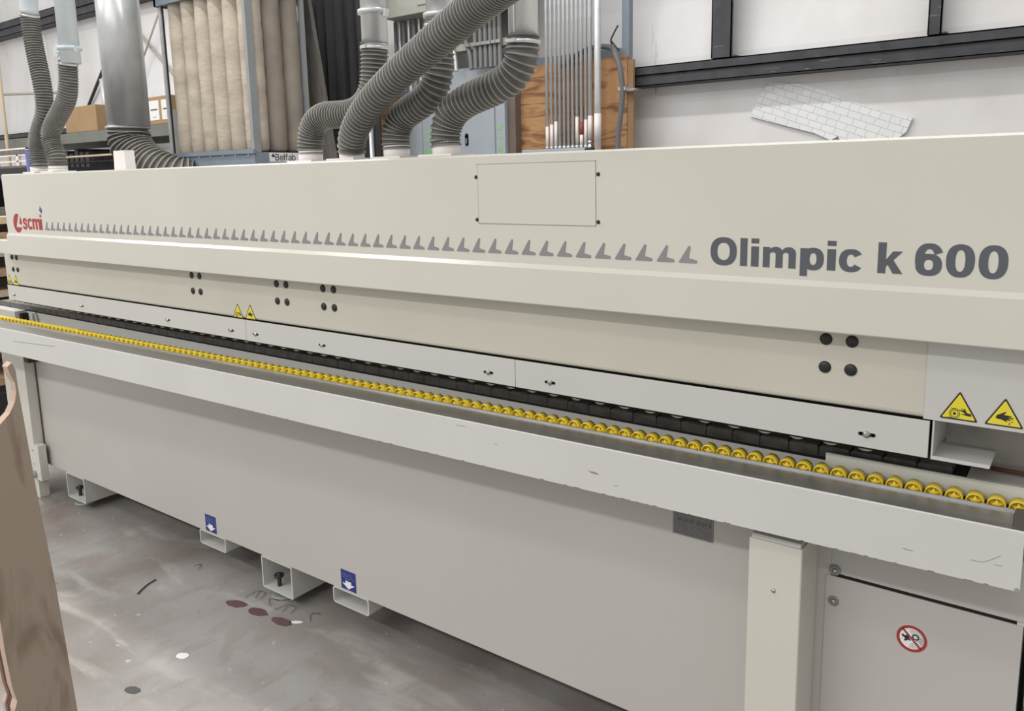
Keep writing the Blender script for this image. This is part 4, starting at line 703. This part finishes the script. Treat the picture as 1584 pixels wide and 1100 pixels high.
# plug caps
cap_mb = lambda x, z: MB().lathe((x, -.060, z), (0, -1, 0), [(0, .0120), (.002, .0118), (.0042, .009), (.0052, .004), (.0054, .0008)], 22)
for x0 in (-4.132, -2.633, -2.146, -1.918, -.4165):
    for dx in (0, .0488):
        for z in (1.2172, 1.1603): part(cap_mb(x0+dx, z), 'plug_cap', rubber, mach)
# lower slotted strips
SP = [(-4.212, -2.3262), (-2.3248, -1.1828), (-1.1812, -.2232)]
for a, b in SP:
    part(MB().box((a, -.064, 1.0095), (b, -.060, 1.0815), bev=.0008), 'guard_strip', greyw, mach)
for x in (-4.152, -3.486, -2.815, -2.412, -2.273, -1.933, -1.270, -1.074, -.331):
    mb = MB(); z = 1.0365
    mb.box((x-.0125, -.0645, z-.0036), (x+.0125, -.0638, z+.0036)).cyl((x-.0125, -.0638, z), .0036, (0, -1, 0), .0007, 12).cyl((x+.0125, -.0638, z), .0036, (0, -1, 0), .0007, 12)
    o = part(mb, 'slot', black, mach)
    sub(MB().lathe((x-.001, -.0645, z), (0, -1, 0), [(0, .0068), (.0012, .0068), (.0014, .0045), (.005, .0042), (.0058, .003)], 16), 'screw', chrome, o, mach)
# pressure rollers peeping out below
for i in range(58):
    x = -.348-i*.0697
    part(MB().cyl((x, .012, 1.0015), .0255, (0, 1, 0), .022, 22), 'pressure_roller', mat('off white roller', (0.55, 0.53, 0.47), 0.5), mach)
# conveyor pads
PY0 = .03
for i in range(69):
    x0 = -.1905-.0637*(i+1)
    mb = MB(); mb.box((x0+.0008, PY0, .9405), (x0+.0629, PY0+.075, .9630), padm, bev=.0012)
    mb.box((x0+.004, PY0+.004, .9628), (x0+.060, PY0+.030, .9638), padtop).box((x0+.004, PY0+.034, .9628), (x0+.060, PY0+.07, .9638), padtop)
    part(mb, 'conveyor_pad', padm, mach)
part(MB().box((-4.60, PY0+.002, .934), (-.17, .12, .9445)).box((-.1895, .035, .915), (-.165, .14, .952)), 'conveyor_bed', black, mach)
part(MB().box((-4.25, .14, .90), (XR, .86, 1.20)), 'back_beam', cream2, mach)
# beam below the pads
part(MB().box((-4.62, .033, .80), (XR, .86, .934)).box((-.166, .036, .90), (XR, .12, .9545)), 'bed_beam', greyw, mach)
part(MB().box((-4.7, -.02, .825), (-4.285, .032, .938), bev=.002), 'end_block', greyw, mach)
part(MB().tube([(-4.20, .030, .88), (-4.20, .027, .915), (-4.185, .026, .93), (-4.165, .026, .928), (-4.155, .027, .91), (-4.152, .030, .87)], .004, 8), 'hook', steel, mach)
part(MB().box((-4.2845, .0, .82), (-4.262, .034, .925)), 'bracket', black, mach)
part(MB().box((-.424, .0065, .90), (XR, .0110, .9603), bev=.0006), 'guide_plate', railm, mach, 'thin white guide plate in front of the pads')
# niche box at the right end
mb = MB(); mb.box((-.2185, -.062, 1.0085), (-.2155, .10, 1.083)).box((-.2185, -.062, 1.0085), (-.1225, .05, 1.0115)).box((-.2185, -.0625, 1.0085), (-.1225, -.0615, 1.0155))
part(mb, 'cutter_shroud', greyw, mach, 'small open sheet metal shroud')
part(MB().box((-.215, .10, .95), (XR, .14, 1.10)), 'niche_back', mat('darker mottled enamel', (0.36, 0.34, 0.31), 0.6, var=0.15, scale=20), mach)  # back of the niche in a darker, mottled tone
part(MB().cyl((-.16, .075, .965), .0045, (1, 0, 0), 1.0, 10), 'rod', copper, mach)

# warning signs
def place_sign(cx, z0, w, y, kind):
    h = w*.866; c = Vector((cx, z0+h/3))
    def tri(s, rr=.07):
        out = []
        V = [Vector((cx-w/2*1, z0)), Vector((cx+w/2, z0)), Vector((cx, z0+h))]; V = [c+(v-c)*s for v in V]
        for i in range(3):
            p, q, r_ = V[i-1], V[i], V[(i+1) % 3]
            a = q+(p-q)*rr; b = q+(r_-q)*rr
            for t in (0, .33, .66, 1): out.append(tuple((1-t)**2*a+2*t*(1-t)*q+t*t*b))
        return out
    P = lambda p: (p[0], y, p[1])
    o = part(MB().flat([tri(1.0), tri(.86, .05)], P), 'warning_sign', signk, mach, 'yellow warning triangle')
    sub(MB().flat([tri(.86, .05)], P, th=.0005), 'sign_face', signy, o, mach)
    mb = MB(); u = w/60.0
    S = lambda x, z: (cx+x*u, z0+z*u)
    ring = lambda x, z, r, n=20: [S(x+r*math.cos(2*PI*i/n), z+r*math.sin(2*PI*i/n)) for i in range(n)]
    y2 = y-.0006; P2 = lambda p: (p[0], y2, p[1])
    if kind == 'roller':
        mb.flat([ring(-6.5, 11, 8.6), ring(-6.5, 11, 7.8)], P2, th=.0003); mb.flat([ring(-6.5, 11, 6.2), ring(-6.5, 11, 5.4)], P2, th=.0003); mb.flat([ring(-6.5, 11, 2.5, 12)], P2, th=.0003)
        mb.flat([[S(-17, 3.2), S(-6, 1.6), S(-6, 2.4), S(-17, 4.0)]], P2, th=.0003); mb.flat([[S(-12, 19.5), S(-5, 19.4), S(-1, 18), S(-1, 18.8), S(-5, 20.3), S(-12, 20.4)]], P2, th=.0003)
        hand = [(0, 18.8), (4, 18.2), (7, 17.0), (3, 21), (4, 21.5), (8, 18.5), (7.5, 22), (8.7, 22.2), (11, 17), (13, 14.5), (19, 13.5), (19, 9), (14, 9.3), (4, 11), (4, 12), (10, 12.2), (7.5, 15), (0, 17.6)]
    else:
        hand = [(-13, 15), (-11, 20), (-5, 23), (1, 27), (2.5, 26), (-1, 21), (11, 20.5), (11, 19), (5, 18.2), (13.5, 17), (13.5, 15.2), (5, 15.3), (10, 13), (9.4, 11.6), (2.5, 12.8), (5, 10), (3.5, 9.2), (-4, 12.5), (-11, 13)]
        mb.flat([ring(12, 10.0, 1.1, 10)], P2, th=.0003); mb.flat([[S(7, 4.5), S(9.2, 4.5), S(8.6, 6.5), S(9.5, 8), S(8.3, 8.6), S(7.6, 7.2)]], P2, th=.0003)
    mb.flat([[S(*p) for p in hand]], P2, th=.0003)
    sub(mb, 'pictogram', signk, o, mach)
for cx, z0, w, y, k in ((-.1775, 1.0915, .063, -.0624, 'roller'), (-.1065, 1.0915, .061, -.0624, 'hand'), (-2.3685, 1.0845, .059, -.0602, 'roller'), (-2.2975, 1.0850, .061, -.0602, 'hand'), (-4.189, 1.084, .058, -.0602, 'roller'), (-4.119, 1.084, .060, -.0602, 'hand')):
    place_sign(cx, z0, w, y, k)

# base cabinet
mb = MB(); mb.box((-4.26, 0, .1655), (-.400, .86, .82), bev=.002); part(mb, 'base_cabinet', basem, mach)
part(MB().box((-.3999, .0, .6995), (XR, .86, .82)).box((-.3999, 0, .1655), (-.052, .86, .6920)).box((-.395, .0015, .1755), (-.056, .8, .75), black), 'end_cabinet', basem, mach)  # black inner box stands in for the shade behind the slot
part(MB().box((-.409, -.0035, .1655), (-.052, .0, .6928), bev=.001), 'access_door', basem, mach)
part(MB().box((-.0625, -.004, .6935), (-.03, -.0, .6995)), 'door_hook', greyw, mach)
for z in (.707, .637):
    o = part(MB().lathe((-.3915, -.003, z), (0, -1, 0), [(0, .0112), (.0022, .0112), (.0028, .010)], 24), 'washer', mat('matt grey washer', (0.24, 0.24, 0.23), 0.5, 0.3), mach)
    sub(MB().lathe((-.3915, -.0055, z), (0, -1, 0), [(0, .0055), (.002, .005), (.004, .003), (.0045, .001)], 18), 'bolt', chrome, o, mach)
mb = MB(); mb.box((-.766, -.0015, .693), (-.664, 0, .775), platem, bev=.0004)
for i in range(14): mb.box((-.757, -.0019, .7012+i*.0048), (-.673, -.0014, .7020+i*.0048), plated)
mb.box((-.7605, -.0019, .6975), (-.6695, -.0014, .6985), plated).box((-.7605, -.0019, .6975), (-.7595, -.0014, .77), plated).box((-.6705, -.0019, .6975), (-.6695, -.0014, .77), plated)
for i in range(16):
    x = -.752+i*.0052; mb.box((x, -.0021, .728+.003*(i % 3)), (x+.003, -.0014, .735+.002*(i % 2)), plated)
part(mb, 'rating_plate', platem, mach, 'dark grey metal rating plate')
# prohibition sign
cx, cz, R_ = -.2375, .6035, .0285
ring = lambda r, n=40, x=0, z=0: [(cx+x+r*math.cos(2*PI*i/n), cz+z+r*math.sin(2*PI*i/n)) for i in range(n)]
yb = -.0036; P = lambda p: (p[0], yb, p[1])
o = part(MB().flat([ring(R_*1.02)], P, th=.0004), 'prohibition_sign', whitem, mach, 'round red and white prohibition sticker')
red2 = mat('sign red', (0.34, 0.03, 0.035), 0.45)
mb = MB(); mb.flat([ring(R_), ring(R_*.80)], P, th=.0012)
a = math.radians(-45); ca, sa = math.cos(a), math.sin(a); q = R_*.85; w_ = .0018
mb.flat([[(cx-ca*q-sa*w_*-1, cz-sa*q-ca*w_), (cx+ca*q-sa*w_*-1, cz+sa*q-ca*w_), (cx+ca*q-sa*w_, cz+sa*q+ca*w_), (cx-ca*q-sa*w_, cz-sa*q+ca*w_)]], P, th=.0012)
sub(mb, 'ring', red2, o, mach)
mb = MB()
fig = [(-.020, .004), (-.017, .006), (-.014, .003), (-.010, .005), (-.011, .009), (-.008, .009), (-.006, .003), (-.004, -.001), (-.001, -.004), (-.003, -.006), (-.007, -.004), (-.009, -.007), (-.013, -.009), (-.015, -.007), (-.012, -.004), (-.015, -.001), (-.019, .001)]
mb.flat([[(cx+p[0]*.95, cz+p[1]*.95) for p in fig]], P, th=.0009)
gear = []
for i in range(20):
    rr = .0075 if i % 2 else .0058; gear.append((cx+.007+rr*math.cos(i*PI/10), cz+.005+rr*math.sin(i*PI/10)))
mb.flat([gear, [(cx+.007+.0042*math.cos(-i*PI/6), cz+.005+.0042*math.sin(-i*PI/6)) for i in range(12)]], P, th=.0009)
for i in range(-2, 9):
    for s in (1, -1):
        x0 = .0045*i
        p0 = Vector((x0, -.021 if s > 0 else .021)); p1 = p0+Vector((.042, .042*s)); seg_ = []
        for k in range(64):
            pt = p0.lerp(p1, k/63)
            if pt.length < R_*.78 and pt.x > -.004 and pt.y < .3+pt.x: seg_.append(pt)
        if len(seg_) > 3:
            a_, b_ = seg_[0], seg_[-1]; n_ = Vector((-(b_-a_).y, (b_-a_).x)).normalized()*.00028
            mb.flat([[(cx+p.x, cz+p.y) for p in (a_-n_, b_-n_, b_+n_, a_+n_)]], P, th=.0007)
sub(mb, 'pictogram', signk, o, mach)
# transport stickers
for x in (-2.7865, -1.985):
    o = part(MB().flat([[(x, .1715), (x+.073, .1715), (x+.073, .2415), (x, .2415)]], lambda p: (p[0], -.0003, p[1])), 'transport_sticker', bluem, mach, 'blue lifting point sticker with white arrow')
    P3 = lambda p: (x+p[0], -.0010, .1715+p[1])
    sub(MB().flat([[(.036, .004), (.066, .022), (.050, .022), (.050, .032), (.022, .032), (.022, .022), (.006, .022)]], P3), 'arrow', whitem, o, mach)
    mb = MB(); pl_ = mat('faint blue line', (0.14, 0.17, 0.36), 0.5)
    for a_, b_ in (((.006, .058), (.03, .048)), ((.03, .048), (.05, .060)), ((.03, .048), (.032, .036)), ((.008, .058), (.010, .046)), ((.010, .046), (.032, .036)), ((.032, .036), (.052, .048)), ((.05, .060), (.052, .048)), ((.018, .062), (.04, .050)), ((.052, .048), (.068, .040))):
        a_, b_ = Vector(a_), Vector(b_); n_ = Vector((-(b_-a_).y, (b_-a_).x)).normalized()*.0010
        mb.flat([[tuple(a_-n_), tuple(b_-n_), tuple(b_+n_), tuple(a_+n_)]], P3, th=.0004)
    sub(mb, 'line_drawing', pl_, o, mach)
# feet: open box channels, and flat fork pockets
def channel(x0, x1, z0, z1, th, y1, rad, name):
    def rr(a, b, c, d, r, n=4):
        out = []
        for cx_, cz_, s in ((b-r, d-r, 0), (a+r, d-r, 90), (a+r, c+r, 180), (b-r, c+r, 270)):
            for i in range(n+1):
                t = math.radians(s+90*i/n); out.append((cx_+r*math.cos(t), cz_+r*math.sin(t)))
        return out
    O = rr(x0, x1, z0, z1, rad); I = rr(x0+th, x1-th, z0+th, z1-th, max(.001, rad-th*.7))
    mb = MB(); n = len(O)
    V = {(k, y): [mb.bm.verts.new((p[0], y, p[1])) for p in l] for k, l in (('o', O), ('i', I)) for y in (-.002, y1)}
    for A, B in ((('o', -.002), ('o', y1)), (('i', y1), ('i', -.002)), (('o', y1), ('i', y1)), (('i', -.002), ('o', -.002))):
        for i in range(n): mb.bm.faces.new((V[A][i], V[A][(i+1) % n], V[B][(i+1) % n], V[B][i]))
    return part(mb, name, greyw, mach)
for x0 in (-2.833, -2.030): channel(x0, x0+.177, .106, .167, .005, .80, .011, 'fork_pocket')
for x0 in (-3.975, -2.431):
    o = channel(x0, x0+.178, .038, .1655, .006, .80, .007, 'foot_channel')
    sub(MB().cyl((x0+.058, .030, .02), .008, (0, 0, 1), .075, 12).cyl((x0+.058, .030, .082), .018, (0, 0, 1), .008, 16), 'levelling_bolt', mat('dark oiled steel', (0.05, 0.05, 0.05), 0.4, 0.6), o, mach)
    sub(MB().cyl((x0+.058, .052, .0), .050, (0, 0, 1), .012, 24).cyl((x0+.058, .052, .012), .03, (0, 0, 1), .027, 16), 'foot_pad', mat('pale foot pad', (0.30, 0.32, 0.31), 0.5), o, mach)
part(MB().box((-4.0, .5, .0), (-3.9, .6, .17)).box((-.3, .5, .0), (-.2, .6, .17)), 'rear_foot', greyw, mach)

# ================================================================ ROLLER RAIL (slightly toed in)
AR = .0285
railo = thing('roller_rail', 'long white support rail carrying a row of yellow rollers', 'roller rail', (0, -.1405, 0), AR)
def rpart(mb, name, m, label=None):
    o = mb.build(name, m); o.parent = railo
    if label: o['label'] = label
    return o
RL, RR = -4.75, -.0575
mb = MB(); rp = [(0, .8255), (0, .9335), (.0012, .9352), (.0040, .9352), (.0040, .830), (.06, .830), (.06, .8255)]
rpart(mb.prism(rp, 'x', RL, RR), 'rail_channel', railm)
rpart(MB().box((RL, .0042, .922), (-.077, .1095, .926)).box((RL, .1095, .918), (-.077, .1135, .9305)), 'rail_plate', steel, 'bare brushed steel strip')
rpart(MB().box((-.076, .006, .895), (-.0560, .1145, .9335), bev=.003), 'end_cap', mat('dark grey plastic', (0.10, 0.095, 0.09), 0.5), 'dark plastic end cap')
chip = mat('bare tan chip', (0.30, 0.25, 0.15), 0.7); scuff = mat('dark scuff', (0.16, 0.14, 0.12), 0.7)
rl = lambda p: (p[0], 0, p[1])
rpart(MB().flat([[(-.905, .8755), (-.897, .8735), (-.888, .8745), (-.878, .8725), (-.874, .8705), (-.884, .8690), (-.897, .8705)]], rl, th=.0003), 'paint_chip', chip)
for pts, w_ in (([(-.1338, .8648), (-.117, .8655), (-.1058, .8713), (-.0893, .8842)], .0006), ([(-.2423, .8580), (-.232, .8570), (-.2251, .8575)], .0009), ([(-1.2904, .9199), (-1.275, .9190), (-1.2608, .9197)], .0009), ([(-3.7485, .8862), (-3.55, .8950), (-3.3777, .9029)], .0016), ([(-.0977, .8663), (-.092, .8655), (-.0862, .8659)], .0007), ([(-.836, .8525), (-.8312, .8519), (-.826, .8535)], .0009), ([(-1.172, .892), (-1.166, .8905), (-1.1599, .8898)], .0008)):
    rpart(MB().flat([ribbon_path(pts, w_)], rl, th=.0003), 'scratch', scuff)
rr = random.Random(3)
for i in range(46):
    u = -2.2+rr.random()**.8*2.12; l_ = rr.uniform(.003, .014); h_ = rr.uniform(.0006, .0018)
    if i % 2 == 0: mb = MB()
    mb.flat([[(u, .8256), (u+l_*.4, .8256+h_), (u+l_, .8256+h_*.6), (u+l_*1.2, .8256)]], rl, th=.0003)
    if i % 2: rpart(mb, 'edge_chip', scuff)
rpart(MB().cyl((-.062, 0, .829), .0035, (0, -1, 0), .003, 12), 'rail_bolt', steel)
rpart(MB().box((RL, .1165, .898), (-.02, .1185, .922)).box((RL, .1445, .898), (-.02, .1465, .926)).box((RL, .1165, .896), (-.02, .1465, .899)), 'roller_track', mat('dark track steel', (0.10, 0.10, 0.105), 0.45, 0.5))
rpart(MB().cyl((RL, .131, .9135), .0035, (1, 0, 0), -.02-RL, 8), 'track_rod', steel)
def roller_mb(x):
    mb = MB(); c = Vector((x, .1190, .9275)); R0, R1, wd_ = .0155, .0135, .0245
    d = Vector((0, 1, 0)); seg = 26; u = Vector((1, 0, 0)); v = Vector((0, 0, 1))
    def ring(y, r): return [mb.bm.verts.new(c+d*y+(u*math.cos(2*PI*i/seg)+v*math.sin(2*PI*i/seg))*r) for i in range(seg)]
    rs = [ring(.0085, R1), ring(0, R1), ring(0, R0-.0006), ring(.0006, R0), ring(wd_, R0), ring(wd_, 0.002)]
    k0 = mb.mi(yellow); k1 = mb.mi(yellow_d)
    for n_, (A, B) in enumerate(zip(rs, rs[1:])):
        for i in range(seg):
            f = mb.bm.faces.new((A[i], A[(i+1) % seg], B[(i+1) % seg], B[i])); f.smooth = True; f.material_index = k0
    f = mb.bm.faces.new(rs[0]); f.material_index = k1
    for j in range(5):
        a = j*2*PI/5+PI/2; p = u*math.cos(a)+v*math.sin(a); q = u*-math.sin(a)+v*math.cos(a)
        A = [c+d*.0084+p*.001+q*.0036, c+d*.0084+p*.0120+q*.0004, c+d*.0084+p*.0120-q*.0004, c+d*.0084+p*.001-q*.0036]
        lo = [mb.bm.verts.new(z) for z in A]; hi = [mb.bm.verts.new(z-d*(.0055, .001, .001, .0055)[k_]) for k_, z in enumerate(A)]
        for i in range(4):
            f = mb.bm.faces.new((lo[i], lo[(i+1) % 4], hi[(i+1) % 4], hi[i])); f.material_index = k0
        f = mb.bm.faces.new(hi); f.material_index = k0
    mb.cyl(c+d*.003, .0036, d, .006, 10, m=yellow)
    return mb
rp0 = roller_mb(0).build('roller', yellow)
first = True; far = MB(); XS = [-.072-i*.03482 for i in range(-1, 132)]
for i, x in enumerate(XS):
    if i < 99:
        o = rp0 if first else rp0.copy()
        if not first: COL.objects.link(o)
        first = False; o.parent = railo; o.location = (x, 0, 0); o.rotation_euler = (0, 0, 0)
    else:
        far.cyl((x, .1190, .9275), .0155, (0, 1, 0), .0245, 16, inner=.0135).cyl((x, .1245, .9275), .0135, (0, 1, 0), .018, 12, m=None)
o = rpart(far, 'roller_row', yellow, 'far rollers of the same row'); o['kind'] = 'stuff'
for p in o.data.polygons: p.use_smooth = False
# posts under the rail
t = thing('rail_post', 'cream sheet metal post under the right end of the roller rail', 'post', (-.485, -.09, 0))
part(MB().prism([(-.537, -.120), (-.4305, -.120), (-.4285, -.118), (-.4285, -.0015), (-.4385, -.0015), (-.4385, -.112), (-.529, -.112), (-.529, -.0015), (-.537, -.0015)], 'z', 0.0, .790), 'post_body', cream, t)
part(MB().box((-.533, -.117, .7905), (-.4325, -.008, .8005)), 'top_plate', greyw, t)
part(MB().lathe((-.4835, -.120, .685), (0, -1, 0), [(0, .0046), (.002, .0042), (.0035, .002)], 14), 'screw', chrome, t)
t = thing('rail_post', 'cream post under the left end of the roller rail', 'post', (-4.29, -.05, 0))
part(MB().box((-4.42, -.052, 0), (-4.172, -.004, .822), bev=.002), 'post_body', cream, t)
part(MB().box((-4.168, -.05, .70), (-4.12, -.004, .80), bev=.004), 'clamp', mat('rusty dark steel', (0.07, 0.045, 0.03), 0.7, 0.4, var=0.4), t, 'dark rusty clamp')
part(MB().box((-4.1715, -.006, .17), (-4.167, -.001, .70)), 'gap_line', mat('brown seam', (0.10, 0.06, 0.04), 0.8), t)  # dark strip painted in for the gap between post and panel

o = part(MB().box((-4.199, -.056, .099), (-4.120, -.018, .282), bev=.002), 'foot_box', cream, t, 'cream box at the foot of the post')
for z in (.25, .18): sub(MB().cyl((-4.180, -.056, z), .0035, (0, -1, 0), .004, 10), 'screw', steel, o, t)
sub(MB().lathe((-4.183, -.056, .125), (0, -1, 0), [(0, .018), (.016, .018), (.020, .012), (.026, .012)], 20), 'bolt_head', steel, o, t)

# ================================================================ ON THE FLOOR
sp = mat('dried maroon paint', (0.12, 0.065, 0.075), 0.5)
def blot(name, x, y, rx, ry, m, label, a0=0.0, seed=1):
    rr = random.Random(seed); pts = []
    for i in range(22):
        a = 2*PI*i/22; k = 1+rr.uniform(-.08, .08); px, py = rx*math.cos(a)*k, ry*math.sin(a)*k
        pts.append((x+px*math.cos(a0)-py*math.sin(a0), y+px*math.sin(a0)+py*math.cos(a0)))
    return tag(MB().prism(pts, 'z', 0.0005, .0016).build(name, m), label, 'stain')
blot('paint_spot', -2.467, -.098, .046, .021, sp, 'maroon paint spot on the floor, farthest of three in front of the foot channel', .25, 1)
blot('paint_spot', -2.352, -.087, .045, .021, sp, 'middle one of the three maroon paint spots on the floor', .1, 2)
blot('paint_spot', -2.227, -.078, .046, .020, sp, 'maroon paint spot on the floor nearest the camera, beside a white scrap', .1, 3)
for i, w_ in enumerate([[(-2.8411, -0.2729), (-2.8647, -0.2367), (-2.8792, -0.2049), (-2.887, -0.1738)], [(-2.8669, -0.0207), (-2.8452, 0.0006), (-2.821, -0.0351)], [(-2.8452, 0.0006), (-2.8591, -0.0023)], [(-2.4769, -0.0532), (-2.4723, 0.0068), (-2.4402, -0.0339)], [(-2.4723, 0.0068), (-2.4354, 0.0089), (-2.4161, -0.0285)], [(-2.3936, -0.0076), (-2.3475, -0.0364)], [(-2.3936, -0.0076), (-2.3496, 0.0057)], [(-2.3096, -0.0479), (-2.2953, 0.0045), (-2.2731, -0.0387)], [(-2.2953, 0.0045), (-2.2569, 0.0093), (-2.239, -0.031)], [(-2.1414, -0.0203), (-2.1746, 0.013), (-2.1473, 0.0316)]]):
    tag(MB().tube([(x, y, .004) for x, y in w_], (.0008 if i else .0026), 6, step=.01).build('wire_scrap', rubber), 'curved black wire scrap lying alone on the open floor' if i == 0 else ('thin forked wire scrap near the left fork pocket' if i == 1 else 'tiny wire scrap crossing the fork shaped one near the left fork pocket' if i == 2 else ['', '', '', 'wire scrap nearest the farthest maroon spot, left of the foot channel', 'wire scrap bent in front of the foot channel', 'short upright wire scrap right of the foot pad', 'wire scrap beside the foot pad, above the middle maroon spot', 'forked wire scrap above the nearest maroon spot', 'forked wire scrap just right of the nearest maroon spot', 'wire scrap closest to the right fork pocket'][i]), 'wire scrap', None if i == 0 else 'wire scraps by the feet')
blot('floor_scrap', -2.3315, -0.3982, .022, .016, whitem, 'white crumb of foam alone on the open floor', 0.3, 5)
blot('floor_scrap', -2.1802, -0.0519, .024, .008, whitem, 'white curved chip next to the nearest maroon spot', 0.6, 6)
blot('paint_spot', -2.2944, -0.5881, .028, .016, mat('dark spill', (0.07, 0.07, 0.07), 0.5), 'small dark grey spill at the bottom of the floor, left side', 0.3, 8)
# leaning board in the near left corner
t = thing('cut_board', 'brown wooden board with curved cutouts standing close in the left corner', 'board', (-1.6, -1.1, 0))
B = [(-1.0674, 1.2274), (-1.0626, 1.2116), (-1.062, 1.178), (-1.0536, 0.9909), (-1.0395, 0.7643), (-1.0282, 0.4885), (-1.0043, 0.0), (-1.1262, 0.0), (-1.1382, 0.5566), (-1.1322, 0.5723), (-1.1373, 0.604), (-1.1412, 0.6818), (-1.1423, 0.746), (-1.1441, 0.8252), (-1.1737, 0.889), (-1.15, 1.0905), (-1.1157, 1.1075), (-1.0997, 1.1167), (-1.0815, 1.133), (-1.0704, 1.1526), (-1.0661, 1.1715), (-1.0663, 1.1889), (-1.0722, 1.205), (-1.0758, 1.2206)]
mb = MB(); yb = -.9
k0, k1 = mb.mi(boardm), mb.mi(edgem)
A_ = [mb.bm.verts.new((-1.6, p[0], p[1])) for p in B]; C2 = [mb.bm.verts.new((-1.622, p[0], p[1])) for p in B]
for V in (A_, C2):
    for tri in tessellate_polygon([[Vector((p[0], p[1], 0)) for p in B]]):
        f = mb.bm.faces.new([V[i] for i in tri]); f.material_index = k0
for i in range(len(B)):
    f = mb.bm.faces.new((A_[i], A_[(i+1) % len(B)], C2[(i+1) % len(B)], C2[i])); f.material_index = k1
part(mb, 'board_sheet', boardm, t)
B2 = [(p[0]-.002, p[1]) for p in B if p[1] < .93]
mb = MB(); mb.mi(edgem); mb.prism(B2, 'x', -1.652, -1.640, edgem); mb.prism([(p[0]+.004, p[1]) for p in B2], 'x', -1.641, -1.621, mat('painted gap shade', (0.10, 0.06, 0.04), 0.8)); part(mb, 'backing_strip', edgem, t, 'paler backing strip')  # dark filler stands in for the shade between the two sheets

# teal machine standing beyond the right end
t = thing('teal_machine', 'dark teal machine corner at the very right, beyond the access door', 'machine', (.3, .2, 0))
part(MB().box((-.035, .02, .02), (.7, .5, .66), bev=.01), 'housing', teal, t)
part(MB().tube([(-.036, .016, .60), (-.03, .012, .5), (.05, .01, .44), (.1, .01, .40)], .004, 8), 'pipe', zinc, t)
